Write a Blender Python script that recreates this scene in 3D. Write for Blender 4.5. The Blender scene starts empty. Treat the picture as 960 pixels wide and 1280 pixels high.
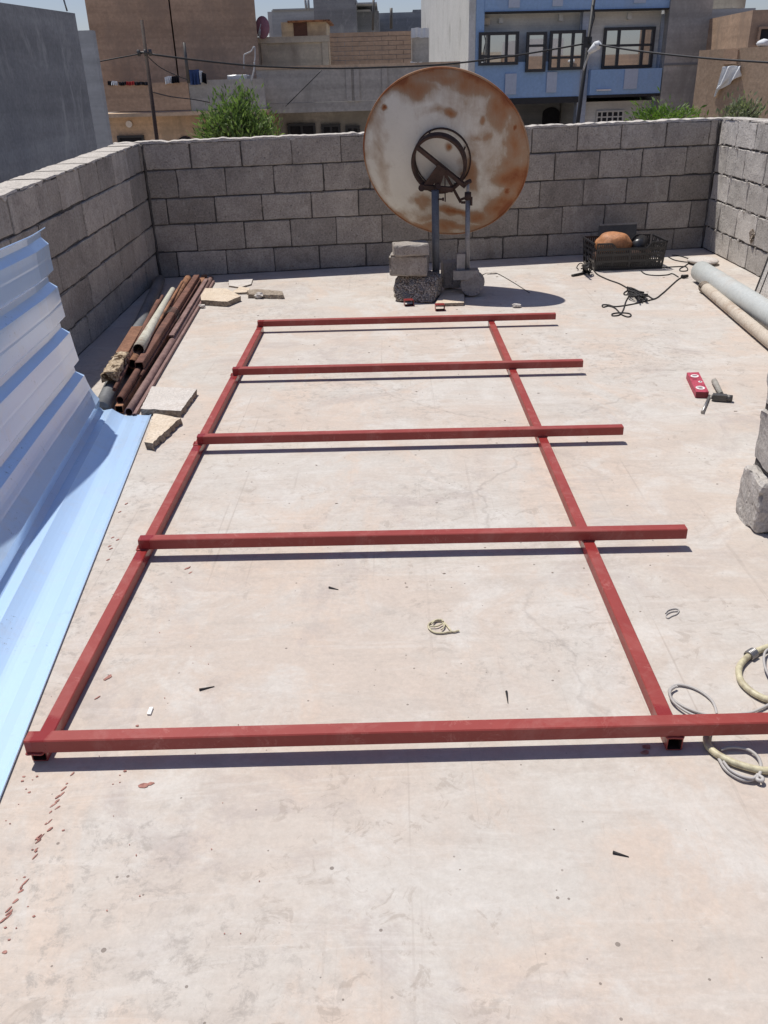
import bpy, bmesh, math, random
from mathutils import Vector, Matrix, noise
from math import radians, sin, cos, pi, sqrt, atan2

scene = bpy.context.scene
COL = scene.collection
rnd = random.Random(7)

# ------------------------------------------------------------------ camera model (metres, roof floor at z = 0)
CAMH = 1.5
FPX = 1050.0
MR = ((0.9996591934350263, 0.0036958836402003897, -0.02584255066650075),
      (-0.02136287071459146, -0.4531464221838677, -0.8911800871971903),
      (-0.01500415727937459, 0.8914284382417234, -0.4529130322239113))
R0, R1, R2 = Vector(MR[0]), Vector(MR[1]), Vector(MR[2])
EYE = Vector((0, 0, CAMH))

def ray(x, y):
    return R0 * ((x - 480) / FPX) + R1 * ((y - 640) / FPX) + R2

def F(x, y, h=0.0):                      # point at height h
    d = ray(x, y); return EYE + d * ((h - CAMH) / d.z)

def W(x, y, Y):                          # point at distance Y
    d = ray(x, y); return EYE + d * (Y / d.y)

def WX(x, y, X):
    d = ray(x, y); return EYE + d * (X / d.x)

cam_d = bpy.data.cameras.new("camera")
cam_d.sensor_fit = 'VERTICAL'
cam_d.sensor_height = 36.0
cam_d.lens = 36.0 * FPX / 1280.0
cam_d.clip_start = 0.05
cam_d.clip_end = 2000.0
cam = bpy.data.objects.new("camera", cam_d)
COL.objects.link(cam)
m = Matrix.Identity(4)
for i in range(3):
    m[i][0], m[i][1], m[i][2] = R0[i], -R1[i], -R2[i]
m[2][3] = CAMH
cam.matrix_world = m
scene.camera = cam

# ------------------------------------------------------------------ materials
def new_mat(name):
    mt = bpy.data.materials.new(name); mt.use_nodes = True
    nt = mt.node_tree
    return mt, nt, nt.nodes['Principled BSDF'], nt.nodes, nt.links

def coords(nt, kind='Object'):
    t = nt.nodes.new('ShaderNodeTexCoord'); return t.outputs[kind]

def noise_n(nt, vec, scale, detail=5, rough=0.6, dist=0.0):
    n = nt.nodes.new('ShaderNodeTexNoise')
    n.inputs['Scale'].default_value = scale; n.inputs['Detail'].default_value = detail
    n.inputs['Roughness'].default_value = rough; n.inputs['Distortion'].default_value = dist
    nt.links.new(vec, n.inputs['Vector']); return n.outputs['Fac']

def ramp(nt, fac, p0, p1, c0=(0, 0, 0, 1), c1=(1, 1, 1, 1)):
    r = nt.nodes.new('ShaderNodeValToRGB')
    r.color_ramp.elements[0].position = p0; r.color_ramp.elements[1].position = p1
    r.color_ramp.elements[0].color = c0; r.color_ramp.elements[1].color = c1
    nt.links.new(fac, r.inputs['Fac']); return r.outputs['Color']

def mixc(nt, fac, a, b, mode='MIX'):
    n = nt.nodes.new('ShaderNodeMix'); n.data_type = 'RGBA'; n.blend_type = mode
    for sock, v in ((n.inputs[0], fac), (n.inputs[6], a), (n.inputs[7], b)):
        if isinstance(v, (int, float)): sock.default_value = v
        elif isinstance(v, tuple): sock.default_value = v if len(v) == 4 else (*v, 1)
        else: nt.links.new(v, sock)
    return n.outputs[2]

def math_n(nt, op, a, b=0.0, clamp=False):
    n = nt.nodes.new('ShaderNodeMath'); n.operation = op; n.use_clamp = clamp
    for sock, v in ((n.inputs[0], a), (n.inputs[1], b)):
        if isinstance(v, (int, float)): sock.default_value = v
        else: nt.links.new(v, sock)
    return n.outputs[0]

def bump(nt, b, h, strength=0.3, dist=0.01):
    n = nt.nodes.new('ShaderNodeBump'); n.inputs['Strength'].default_value = strength
    n.inputs['Distance'].default_value = dist
    nt.links.new(h, n.inputs['Height']); nt.links.new(n.outputs['Normal'], b.inputs['Normal'])

def mottled(name, c1, c2, scale=3.0, rough=0.8, fine=60.0, fine_amt=0.25, bump_s=0.3, bump_d=0.01,
            spec=0.3, metallic=0.0, stain=None, stain_scale=1.5, stain_lo=0.55, stain_hi=0.7, island=0.0, streak=False, bands=0.0):
    mt, nt, b, N, L = new_mat(name)
    co = coords(nt)
    vec = co
    f1 = ramp(nt, noise_n(nt, vec, scale, 6, 0.65), 0.3, 0.7)
    col = mixc(nt, f1, c1, c2)
    f2 = noise_n(nt, vec, fine, 3, 0.7)
    col = mixc(nt, fine_amt, col, mixc(nt, ramp(nt, f2, 0.3, 0.7), (0.25, 0.25, 0.25), (1.6, 1.6, 1.6)), 'MULTIPLY') if fine_amt else col
    if bands:
        mb = nt.nodes.new('ShaderNodeMapping'); mb.inputs['Scale'].default_value = (0.22, 0.22, 4.2)
        L.new(vec, mb.inputs['Vector'])
        nb_ = noise_n(nt, mb.outputs['Vector'], 1.0, 6, 0.6)
        col = mixc(nt, bands, col, mixc(nt, ramp(nt, nb_, 0.36, 0.64), (0.72, 0.70, 0.69), (1.22, 1.20, 1.18)), 'MULTIPLY')
    if stain:
        sv = vec
        if streak:
            mp = nt.nodes.new('ShaderNodeMapping'); mp.inputs['Scale'].default_value = (1, 1, 0.42)
            L.new(vec, mp.inputs['Vector']); sv = mp.outputs['Vector']
        s = ramp(nt, noise_n(nt, sv, stain_scale, 7, 0.7, 0.4), stain_lo, stain_hi)
        col = mixc(nt, s, col, stain)
    if island:
        g = nt.nodes.new('ShaderNodeNewGeometry')
        v = math_n(nt, 'MULTIPLY_ADD', g.outputs['Random Per Island'], island)
        N_ = v.node; N_.inputs[2].default_value = 1.0 - island / 2
        cmb = nt.nodes.new('ShaderNodeCombineColor')
        for i in range(3): L.new(v, cmb.inputs[i])
        col = mixc(nt, 1.0, col, cmb.outputs[0], 'MULTIPLY')
    L.new(col, b.inputs['Base Color'])
    b.inputs['Roughness'].default_value = rough
    b.inputs['Metallic'].default_value = metallic
    b.inputs['Specular IOR Level'].default_value = spec
    if bump_s:
        h = math_n(nt, 'ADD', f2, noise_n(nt, vec, scale * 6, 4, 0.6))
        bump(nt, b, h, bump_s, bump_d)
    return mt

def plain(name, c, rough=0.5, metallic=0.0, spec=0.5, var=0.15, scale=8.0, fine=80.0):
    c2 = tuple(min(1.0, x * (1 + var)) for x in c); c1 = tuple(x * (1 - var) for x in c)
    return mottled(name, c1, c2, scale, rough, fine, 0.0, 0.12, 0.003, spec, metallic)

def floor_material():
    mt, nt, b, N, L = new_mat('sunlit screed concrete')
    co = coords(nt)
    def M_(a, k): return math_n(nt, 'MULTIPLY', a, k)
    def stretched(sx, sy, rot, scale, detail=7, rough=0.7, dist=0.5):
        mp = nt.nodes.new('ShaderNodeMapping'); mp.inputs['Scale'].default_value = (sx, sy, 1.0); mp.inputs['Rotation'].default_value = (0, 0, rot)
        L.new(co, mp.inputs['Vector']); return noise_n(nt, mp.outputs['Vector'], scale, detail, rough, dist)
    # broad peach and pale grey fields
    big = ramp(nt, noise_n(nt, co, 1.15, 7, 0.66, 0.5), 0.42, 0.58)
    col = mixc(nt, big, (0.520, 0.446, 0.384), (0.518, 0.484, 0.440))
    pale = ramp(nt, noise_n(nt, co, 2.6, 9, 0.72, 0.7), 0.50, 0.60)
    col = mixc(nt, M_(pale, 0.7), col, (0.572, 0.546, 0.508))
    peach = ramp(nt, stretched(1, 0.6, 0.5, 2.2, 8, 0.7, 0.8), 0.52, 0.62)
    col = mixc(nt, M_(peach, 0.7), col, (0.556, 0.452, 0.372))
    mauve = M_(ramp(nt, noise_n(nt, co, 2.0, 9, 0.76, 0.9), 0.52, 0.61), ramp(nt, noise_n(nt, co, 0.6, 2, 0.5), 0.40, 0.56))
    col = mixc(nt, M_(mauve, 0.65), col, (0.400, 0.350, 0.325))
    cloud = ramp(nt, noise_n(nt, co, 7.5, 10, 0.8, 0.6), 0.40, 0.66)
    col = mixc(nt, M_(cloud, 0.5), col, (0.432, 0.382, 0.336))
    # small brown blotches with ragged edges
    bl = M_(ramp(nt, noise_n(nt, co, 15.0, 8, 0.72, 0.8), 0.565, 0.605), ramp(nt, noise_n(nt, co, 1.6, 4, 0.6), 0.48, 0.57))
    col = mixc(nt, M_(bl, 0.48), col, (0.330, 0.280, 0.238))
    # trowel smears
    tr = stretched(1.0, 5.0, 0.9, 2.0, 9, 0.75, 1.4)
    col = mixc(nt, M_(ramp(nt, tr, 0.53, 0.60), 0.3), col, (0.42, 0.37, 0.325))
    tr2 = stretched(1.0, 6.0, -0.5, 1.4, 9, 0.75, 1.2)
    col = mixc(nt, M_(ramp(nt, tr2, 0.54, 0.60), 0.25), col, (0.60, 0.57, 0.53))
    # long scratches dragged along the roof
    scx = M_(ramp(nt, stretched(46.0, 0.5, 0.02, 1.0, 3, 0.6, 0.15), 0.64, 0.68), ramp(nt, noise_n(nt, co, 0.8, 3), 0.46, 0.58))
    col = mixc(nt, M_(scx, 0.4), col, (0.34, 0.29, 0.25))
    # grey smudges
    sm = M_(ramp(nt, noise_n(nt, co, 21.0, 9, 0.8, 0.4), 0.52, 0.60), ramp(nt, noise_n(nt, co, 0.95, 4, 0.55), 0.50, 0.60))
    col = mixc(nt, M_(sm, 0.6), col, (0.31, 0.278, 0.25))
    # pits and specks
    pits = None
    for sc_, r0, thr in ((16.0, 0.10, 0.84), (44.0, 0.17, 0.88)):
        vo = nt.nodes.new('ShaderNodeTexVoronoi'); vo.inputs['Scale'].default_value = sc_; L.new(co, vo.inputs['Vector'])
        sel = nt.nodes.new('ShaderNodeSeparateColor'); L.new(vo.outputs['Color'], sel.inputs[0])
        rad = M_(sel.outputs[1], r0)
        p = M_(math_n(nt, 'LESS_THAN', vo.outputs['Distance'], rad), ramp(nt, sel.outputs[0], thr, thr + 0.02))
        pits = p if pits is None else math_n(nt, 'MAXIMUM', pits, p)
    col = mixc(nt, M_(pits, 0.75), col, (0.16, 0.13, 0.11))
    mid = noise_n(nt, co, 60.0, 8, 0.85, 0.3)
    col = mixc(nt, 0.26, col, mixc(nt, ramp(nt, mid, 0.32, 0.68), (0.60, 0.58, 0.56), (1.30, 1.30, 1.30)), 'MULTIPLY')
    # hairline cracks
    vc = nt.nodes.new('ShaderNodeTexVoronoi'); vc.feature = 'DISTANCE_TO_EDGE'; vc.inputs['Scale'].default_value = 0.42
    add = nt.nodes.new('ShaderNodeVectorMath'); add.operation = 'ADD'
    nz = nt.nodes.new('ShaderNodeTexNoise'); nz.inputs['Scale'].default_value = 2.3; nz.inputs['Detail'].default_value = 8; L.new(co, nz.inputs['Vector'])
    sc = nt.nodes.new('ShaderNodeVectorMath'); sc.operation = 'SCALE'; sc.inputs[3].default_value = 0.5; L.new(nz.outputs['Color'], sc.inputs[0])
    L.new(co, add.inputs[0]); L.new(sc.outputs[0], add.inputs[1]); L.new(add.outputs[0], vc.inputs['Vector'])
    cr = M_(ramp(nt, vc.outputs['Distance'], 0.0004, 0.0014, (1, 1, 1, 1), (0, 0, 0, 1)), ramp(nt, noise_n(nt, co, 0.9, 2), 0.5, 0.6))
    col = mixc(nt, M_(cr, 0.3), col, (0.2, 0.17, 0.15))
    L.new(col, b.inputs['Base Color'])
    b.inputs['Roughness'].default_value = 0.78; b.inputs['Specular IOR Level'].default_value = 0.25
    h = math_n(nt, 'ADD', M_(mid, 0.45), M_(tr, 0.7))
    h = math_n(nt, 'SUBTRACT', h, M_(pits, 0.6))
    bump(nt, b, h, 0.28, 0.006)
    return mt

def block_material(name, c1, c2, pits=0.6):
    mt, nt, b, N, L = new_mat(name)
    co = coords(nt)
    g = nt.nodes.new('ShaderNodeNewGeometry')
    f1 = ramp(nt, noise_n(nt, co, 5.0, 8, 0.7), 0.3, 0.72)
    col = mixc(nt, f1, c1, c2)
    # fine aggregate
    f2 = noise_n(nt, co, 75.0, 4, 0.8)
    col = mixc(nt, 0.55, col, mixc(nt, ramp(nt, f2, 0.35, 0.7), (0.45, 0.45, 0.45), (1.5, 1.5, 1.48)), 'MULTIPLY')
    vo = nt.nodes.new('ShaderNodeTexVoronoi'); vo.inputs['Scale'].default_value = 42.0; L.new(co, vo.inputs['Vector'])
    sel = nt.nodes.new('ShaderNodeSeparateColor'); L.new(vo.outputs['Color'], sel.inputs[0])
    hole = math_n(nt, 'MULTIPLY', ramp(nt, vo.outputs['Distance'], 0.12, 0.3, (1, 1, 1, 1), (0, 0, 0, 1)), ramp(nt, sel.outputs[0], 0.72, 0.8))
    col = mixc(nt, math_n(nt, 'MULTIPLY', hole, pits), col, (0.05, 0.045, 0.04))
    # pale mortar / lime smears
    mpz = nt.nodes.new('ShaderNodeMapping'); mpz.inputs['Scale'].default_value = (1, 1, 0.35); L.new(co, mpz.inputs['Vector'])
    sm = math_n(nt, 'MULTIPLY', ramp(nt, noise_n(nt, mpz.outputs['Vector'], 16.0, 9, 0.78, 0.5), 0.53, 0.64), ramp(nt, noise_n(nt, co, 2.6, 4), 0.48, 0.58))
    col = mixc(nt, math_n(nt, 'MULTIPLY', sm, 0.6), col, (0.52, 0.49, 0.45))
    dk = ramp(nt, noise_n(nt, co, 3.4, 6, 0.7, 0.4), 0.54, 0.66)
    col = mixc(nt, math_n(nt, 'MULTIPLY', dk, 0.4), col, (0.15, 0.135, 0.12))
    v = math_n(nt, 'MULTIPLY_ADD', g.outputs['Random Per Island'], 0.42); v.node.inputs[2].default_value = 0.79
    cmb = nt.nodes.new('ShaderNodeCombineColor')
    for i in range(3): L.new(v, cmb.inputs[i])
    col = mixc(nt, 1.0, col, cmb.outputs[0], 'MULTIPLY')
    L.new(col, b.inputs['Base Color'])
    b.inputs['Roughness'].default_value = 0.92; b.inputs['Specular IOR Level'].default_value = 0.15
    h = math_n(nt, 'SUBTRACT', math_n(nt, 'ADD', f2, f1), hole)
    bump(nt, b, h, 0.6, 0.008)
    return mt

def pebble_material():
    mt, nt, b, N, L = new_mat('broken concrete aggregate')
    co = coords(nt)
    vo = nt.nodes.new('ShaderNodeTexVoronoi'); vo.inputs['Scale'].default_value = 85.0; L.new(co, vo.inputs['Vector'])
    hs = nt.nodes.new('ShaderNodeSeparateColor'); L.new(vo.outputs['Color'], hs.inputs[0])
    col = mixc(nt, hs.outputs[0], (0.34, 0.27, 0.20), (0.68, 0.60, 0.51))
    col = mixc(nt, ramp(nt, vo.outputs['Distance'], 0.46, 0.68), col, (0.15, 0.125, 0.10))
    col = mixc(nt, ramp(nt, noise_n(nt, co, 13.0, 4), 0.52, 0.62), col, (0.25, 0.235, 0.22))
    L.new(col, b.inputs['Base Color']); b.inputs['Roughness'].default_value = 0.9; b.inputs['Specular IOR Level'].default_value = 0.2
    bump(nt, b, math_n(nt, 'MULTIPLY', vo.outputs['Distance'], -1.0), 1.0, 0.012)
    return mt

def attr_mat(name, attr, build):
    mt, nt, b, N, L = new_mat(name)
    a = nt.nodes.new('ShaderNodeAttribute'); a.attribute_name = attr
    build(nt, b, a.outputs['Fac'], coords(nt)); return mt

def red_build(nt, b, a, co):
    n1 = noise_n(nt, co, 4.0, 6, 0.65)
    col = mixc(nt, ramp(nt, n1, 0.3, 0.7), (0.250, 0.036, 0.030), (0.305, 0.054, 0.044))
    sc = noise_n(nt, co, 18.0, 8, 0.8, 0.6)
    col = mixc(nt, math_n(nt, 'MULTIPLY', ramp(nt, sc, 0.57, 0.66), 0.6), col, (0.43, 0.165, 0.14))
    scr = noise_n(nt, co, 45.0, 6, 0.8)
    col = mixc(nt, math_n(nt, 'MULTIPLY', ramp(nt, scr, 0.62, 0.70), 0.5), col, (0.12, 0.03, 0.026))
    du = ramp(nt, noise_n(nt, co, 5.5, 9, 0.78, 0.8), 0.50, 0.64)
    col = mixc(nt, math_n(nt, 'MULTIPLY', du, 0.30), col, (0.40, 0.17, 0.145))
    w = ramp(nt, math_n(nt, 'ADD', a, math_n(nt, 'MULTIPLY', math_n(nt, 'SUBTRACT', noise_n(nt, co, 16.0, 4), 0.5), 0.9)), 0.45, 0.62)
    col = mixc(nt, math_n(nt, 'MULTIPLY', w, 0.8), col, (0.235, 0.026, 0.026))
    nt.links.new(col, b.inputs['Base Color'])
    rr = mixc(nt, w, (0.5, 0.5, 0.5), (0.25, 0.25, 0.25)); nt.links.new(rr, b.inputs['Roughness'])
    b.inputs['Specular IOR Level'].default_value = 0.4
    bump(nt, b, math_n(nt, 'ADD', sc, scr), 0.12, 0.002)

def dish_build(nt, b, a, co):
    n1 = noise_n(nt, co, 7.0, 9, 0.72, 0.6)
    n2 = noise_n(nt, co, 40.0, 6, 0.8)
    mp = nt.nodes.new('ShaderNodeMapping'); mp.inputs['Scale'].default_value = (14, 14, 1.6)
    nt.links.new(co, mp.inputs['Vector'])
    n3 = noise_n(nt, mp.outputs['Vector'], 1.0, 7, 0.75)
    base = mixc(nt, ramp(nt, noise_n(nt, co, 2.5, 5), 0.3, 0.7), (0.64, 0.62, 0.55), (0.72, 0.70, 0.625))
    base = mixc(nt, math_n(nt, 'MULTIPLY', ramp(nt, n2, 0.5, 0.75), 0.25), base, (0.40, 0.37, 0.33))
    k = math_n(nt, 'ADD', a, math_n(nt, 'MULTIPLY', math_n(nt, 'SUBTRACT', n1, 0.5), 0.6))
    k = math_n(nt, 'ADD', k, math_n(nt, 'MULTIPLY', math_n(nt, 'SUBTRACT', n3, 0.5), 0.5))
    col = mixc(nt, ramp(nt, k, 0.12, 0.52), base, (0.37, 0.27, 0.185))
    col = mixc(nt, ramp(nt, k, 0.42, 0.85), col, (0.33, 0.150, 0.068))
    col = mixc(nt, ramp(nt, k, 0.82, 1.08), col, (0.25, 0.085, 0.035))
    nt.links.new(col, b.inputs['Base Color'])
    b.inputs['Roughness'].default_value = 0.7; b.inputs['Specular IOR Level'].default_value = 0.25
    bump(nt, b, math_n(nt, 'ADD', n1, n2), 0.15, 0.003)

M = {}
M['floor'] = floor_material()
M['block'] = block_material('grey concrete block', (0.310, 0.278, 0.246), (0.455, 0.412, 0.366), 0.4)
M['block_sunlit'] = block_material('sun-brightened concrete block', (0.46, 0.43, 0.395), (0.60, 0.565, 0.525))  # lighter copy of the grey block, with sunlight put into its colour
M['block_rough'] = pebble_material()
M['mortar'] = mottled('shadow-darkened mortar', (0.07, 0.065, 0.06), (0.14, 0.13, 0.12), 12, 0.95, 90, 0.3, 0.6, 0.01, 0.1)  # darkened below its own tone to paint shadow into the joints
M['mortar_pale'] = mottled('pale mortar', (0.46, 0.425, 0.385), (0.60, 0.56, 0.51), 14, 0.95, 90, 0.35, 0.7, 0.01, 0.1)
M['red'] = attr_mat('red oxide primer', 'fresh', red_build)
M['dish'] = attr_mat('rusted white enamel', 'rust', dish_build)
M['tube_inside'] = mottled('tube bore', (0.03, 0.012, 0.01), (0.07, 0.03, 0.025), 10, 0.8, 60, 0.2)
M['dark_iron'] = mottled('dark brown iron', (0.035, 0.022, 0.018), (0.085, 0.05, 0.04), 14, 0.75, 90, 0.3, 0.4, 0.004, 0.3)
M['grey_pole'] = mottled('grey painted pole', (0.085, 0.095, 0.11), (0.15, 0.16, 0.175), 9, 0.5, 90, 0.25, 0.2, 0.002, 0.5, stain=(0.09, 0.06, 0.045), stain_scale=9, stain_lo=0.6, stain_hi=0.72)
M['galv'] = mottled('galvanised tube', (0.20, 0.20, 0.20), (0.36, 0.35, 0.34), 12, 0.5, 90, 0.25, 0.2, 0.002, 0.5, 0.3, stain=(0.12, 0.08, 0.06), stain_scale=7)
M['rust'] = mottled('rusty steel', (0.115, 0.055, 0.042), (0.225, 0.110, 0.080), 9, 0.82, 110, 0.4, 0.4, 0.004, 0.25, stain=(0.075, 0.04, 0.034), stain_scale=6, stain_lo=0.5, stain_hi=0.68)
M['rust_orange'] = mottled('orange rusty steel', (0.25, 0.12, 0.07), (0.40, 0.21, 0.12), 9, 0.85, 110, 0.4, 0.4, 0.004, 0.2, stain=(0.10, 0.055, 0.04), stain_scale=5, stain_lo=0.48, stain_hi=0.62)
M['rust_purple'] = mottled('old brown steel', (0.17, 0.10, 0.09), (0.29, 0.185, 0.165), 11, 0.7, 110, 0.35, 0.3, 0.003, 0.3, stain=(0.10, 0.055, 0.045), stain_scale=5)
M['pale_pole'] = mottled('weathered pale pole', (0.40, 0.39, 0.32), (0.55, 0.53, 0.45), 6, 0.75, 70, 0.3, 0.3, 0.003, 0.3, stain=(0.22, 0.13, 0.08), stain_scale=4, stain_lo=0.56, stain_hi=0.7)
M['rotten_wood'] = mottled('weathered timber', (0.42, 0.31, 0.20), (0.66, 0.55, 0.41), 20, 0.9, 80, 0.6, 0.9, 0.012, 0.1, stain=(0.08, 0.05, 0.03), stain_scale=14, stain_lo=0.52, stain_hi=0.6)
M['timber'] = mottled('brown timber', (0.16, 0.08, 0.05), (0.27, 0.14, 0.09), 10, 0.8, 60, 0.4, 0.4, 0.005, 0.2)
M['stone'] = mottled('pale limestone', (0.50, 0.46, 0.42), (0.60, 0.56, 0.52), 4, 0.85, 110, 0.3, 0.4, 0.004, 0.2, stain=(0.42, 0.36, 0.31), stain_scale=6)
M['stone_warm'] = mottled('buff limestone', (0.55, 0.45, 0.34), (0.66, 0.57, 0.46), 7, 0.88, 90, 0.3, 0.5, 0.005, 0.2, stain=(0.44, 0.33, 0.24), stain_scale=8)
M['stone_edge'] = mottled('broken stone edge', (0.24, 0.19, 0.15), (0.42, 0.36, 0.29), 25, 0.95, 90, 0.5, 0.8, 0.008, 0.1)
M['sheet'] = mottled('pale blue coated sheet', (0.47, 0.655, 0.90), (0.49, 0.675, 0.92), 1.5, 0.24, 30, 0.0, 0.03, 0.002, 1.0, stain=(0.38, 0.49, 0.64), stain_scale=9, stain_lo=0.62, stain_hi=0.80)
def grime(mt):
    nt = mt.node_tree; b = nt.nodes['Principled BSDF']; co = coords(nt)
    src = b.inputs['Base Color'].links[0].from_socket
    k = math_n(nt, 'MULTIPLY', ramp(nt, noise_n(nt, co, 55.0, 8, 0.8), 0.58, 0.64), ramp(nt, noise_n(nt, co, 3.2, 4, 0.6), 0.55, 0.63))
    c = mixc(nt, math_n(nt, 'MULTIPLY', k, 0.8), src, (0.12, 0.115, 0.11))
    d = math_n(nt, 'MULTIPLY', ramp(nt, noise_n(nt, co, 5.0, 8, 0.75, 0.6), 0.5, 0.66), 0.22)
    nt.links.new(mixc(nt, d, c, (0.55, 0.52, 0.48)), b.inputs['Base Color'])
    bump(nt, b, noise_n(nt, co, 2.6, 3, 0.5), 0.10, 0.03)
grime(M['sheet'])
_b = M['sheet'].node_tree.nodes['Principled BSDF']; _b.inputs['Coat Weight'].default_value = 1.0; _b.inputs['Coat IOR'].default_value = 1.7; _b.inputs['Coat Roughness'].default_value = 0.22
M['pvc'] = mottled('grey plastic pipe', (0.44, 0.46, 0.445), (0.53, 0.55, 0.53), 3, 0.45, 60, 0.15, 0.1, 0.002, 0.4, stain=(0.45, 0.43, 0.39), stain_scale=3, stain_lo=0.5, stain_hi=0.7)
M['pvc_dark'] = mottled('old grey pipe', (0.13, 0.135, 0.14), (0.20, 0.205, 0.21), 5, 0.6, 60, 0.2, 0.1, 0.002, 0.3)
M['pipe_pale'] = mottled('dusty cream pipe', (0.46, 0.39, 0.31), (0.58, 0.52, 0.44), 5, 0.7, 80, 0.25, 0.2, 0.003, 0.3, stain=(0.29, 0.19, 0.12), stain_scale=4, stain_lo=0.5, stain_hi=0.66)
M['black_plastic'] = plain('black plastic', (0.022, 0.022, 0.024), 0.32, 0, 0.5)
M['black_cable'] = plain('black cable', (0.022, 0.02, 0.02), 0.6, 0, 0.4)
M['hose'] = mottled('cream hose', (0.47, 0.42, 0.27), (0.60, 0.55, 0.38), 25, 0.5, 90, 0.25, 0.1, 0.001, 0.4, stain=(0.33, 0.28, 0.19), stain_scale=18, stain_lo=0.52, stain_hi=0.66)
M['wire_grey'] = plain('grey wire', (0.42, 0.40, 0.38), 0.5, 0.0, 0.5)
M['steel'] = plain('bare steel', (0.30, 0.29, 0.28), 0.4, 0.8, 0.5)
M['steel_dark'] = plain('dark steel', (0.10, 0.095, 0.09), 0.5, 0.5, 0.5)
M['wood_grey'] = mottled('grey wooden handle', (0.25, 0.24, 0.21), (0.36, 0.34, 0.30), 14, 0.7, 60, 0.3)
M['card_red'] = mottled('red printed card', (0.36, 0.05, 0.075), (0.50, 0.075, 0.12), 30, 0.6, 120, 0.3, 0.1, 0.001, 0.3, stain=(0.24, 0.03, 0.045), stain_scale=22, stain_lo=0.52, stain_hi=0.62)
M['card_dark'] = plain('dark red printed card', (0.20, 0.02, 0.03), 0.5)
M['white'] = plain('white print', (0.75, 0.72, 0.70), 0.6)
M['ink'] = plain('dark print', (0.12, 0.05, 0.06), 0.6)
M['leather'] = mottled('orange brown leather', (0.36, 0.15, 0.06), (0.50, 0.23, 0.10), 14, 0.62, 40, 0.45, 0.25, 0.006, 0.5, stain=(0.22, 0.09, 0.04), stain_scale=7)
M['brown_bag'] = mottled('dark brown cloth', (0.06, 0.032, 0.024), (0.10, 0.055, 0.04), 9, 0.8, 60, 0.3)
M['board'] = mottled('dark board', (0.07, 0.075, 0.08), (0.10, 0.105, 0.11), 6, 0.6, 60, 0.2)
M['glass_plain'] = mottled('mirror tinted glass', (0.58, 0.59, 0.60), (0.60, 0.61, 0.62), 2, 0.015, 10, 0.0, 0.0, 0.0, 0.5, 0.92)
M['paint_drop'] = mottled('dried red paint', (0.27, 0.10, 0.08), (0.40, 0.22, 0.18), 30, 0.7, 90, 0.4, 0)
M['debris'] = mottled('debris', (0.20, 0.16, 0.13), (0.40, 0.34, 0.29), 40, 0.9, 90, 0.3, 0)
M['paper'] = plain('scrap of white paper', (0.8, 0.8, 0.78), 0.7)
def mottled_k(k, name, c1, c2, *a, **kw):
    w = (1.03, 1.0, 0.90) if 'grey' not in name else (1.0, 1.0, 0.95)
    f = lambda c: tuple(min(0.8, x * k * q) for x, q in zip(c, w))
    if kw.get('stain'): kw['stain'] = f(kw['stain'])
    kw.setdefault('bands', 0.55); kw.setdefault('stain_lo', 0.48); kw.setdefault('stain_hi', 0.66)
    return mottled(name, f(c1), f(c2), *a, **kw)
# town
M['ground'] = mottled('dusty ground', (0.26, 0.22, 0.18), (0.36, 0.31, 0.26), 0.4, 0.95, 8, 0.3, 0.3, 0.02, 0.1)
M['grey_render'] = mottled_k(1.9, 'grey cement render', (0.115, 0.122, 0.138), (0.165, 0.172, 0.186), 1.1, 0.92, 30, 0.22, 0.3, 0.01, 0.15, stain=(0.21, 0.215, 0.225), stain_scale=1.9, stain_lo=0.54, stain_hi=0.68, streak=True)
M['brown_render'] = mottled_k(2.60, 'brown cement render', (0.150, 0.108, 0.085), (0.205, 0.150, 0.118), 0.7, 0.95, 12, 0.2, 0.3, 0.01, 0.1, stain=(0.125, 0.095, 0.08), stain_scale=0.6, streak=True)
M['tan_render'] = mottled_k(2.63, 'tan cement render', (0.185, 0.145, 0.115), (0.25, 0.195, 0.155), 0.9, 0.95, 14, 0.2, 0.3, 0.01, 0.1, stain=(0.14, 0.115, 0.095), stain_scale=0.9, streak=True)
M['beige_render'] = mottled_k(2.31, 'beige render', (0.22, 0.195, 0.165), (0.28, 0.25, 0.215), 0.8, 0.95, 14, 0.15, 0.2, 0.01, 0.1, stain=(0.16, 0.135, 0.115), stain_scale=0.7, streak=True)
M['grey_wall'] = mottled_k(2.38, 'mid grey render', (0.155, 0.150, 0.145), (0.21, 0.20, 0.195), 0.8, 0.95, 14, 0.2, 0.2, 0.01, 0.1, stain=(0.12, 0.115, 0.11), stain_scale=0.8, streak=True)
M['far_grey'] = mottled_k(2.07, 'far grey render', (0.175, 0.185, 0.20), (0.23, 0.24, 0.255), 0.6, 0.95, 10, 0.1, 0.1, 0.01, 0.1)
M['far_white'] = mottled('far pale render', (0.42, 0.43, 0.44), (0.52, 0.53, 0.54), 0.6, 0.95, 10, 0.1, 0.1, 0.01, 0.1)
M['whitewash'] = mottled('whitewashed render', (0.60, 0.61, 0.58), (0.70, 0.70, 0.67), 0.9, 0.9, 14, 0.12, 0.2, 0.01, 0.15, stain=(0.42, 0.42, 0.39), stain_scale=1.4, streak=True)
M['blue_paint'] = mottled('blue painted render', (0.30, 0.46, 0.69), (0.35, 0.51, 0.74), 0.7, 0.75, 14, 0.12, 0.15, 0.01, 0.25, stain=(0.34, 0.46, 0.63), stain_scale=1.0, streak=True)
M['tan_lit'] = mottled('tan plaster', (0.36, 0.26, 0.18), (0.46, 0.345, 0.25), 0.9, 0.95, 14, 0.25, 0.3, 0.01, 0.1, stain=(0.27, 0.20, 0.15), stain_scale=1.2, streak=True)
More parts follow.
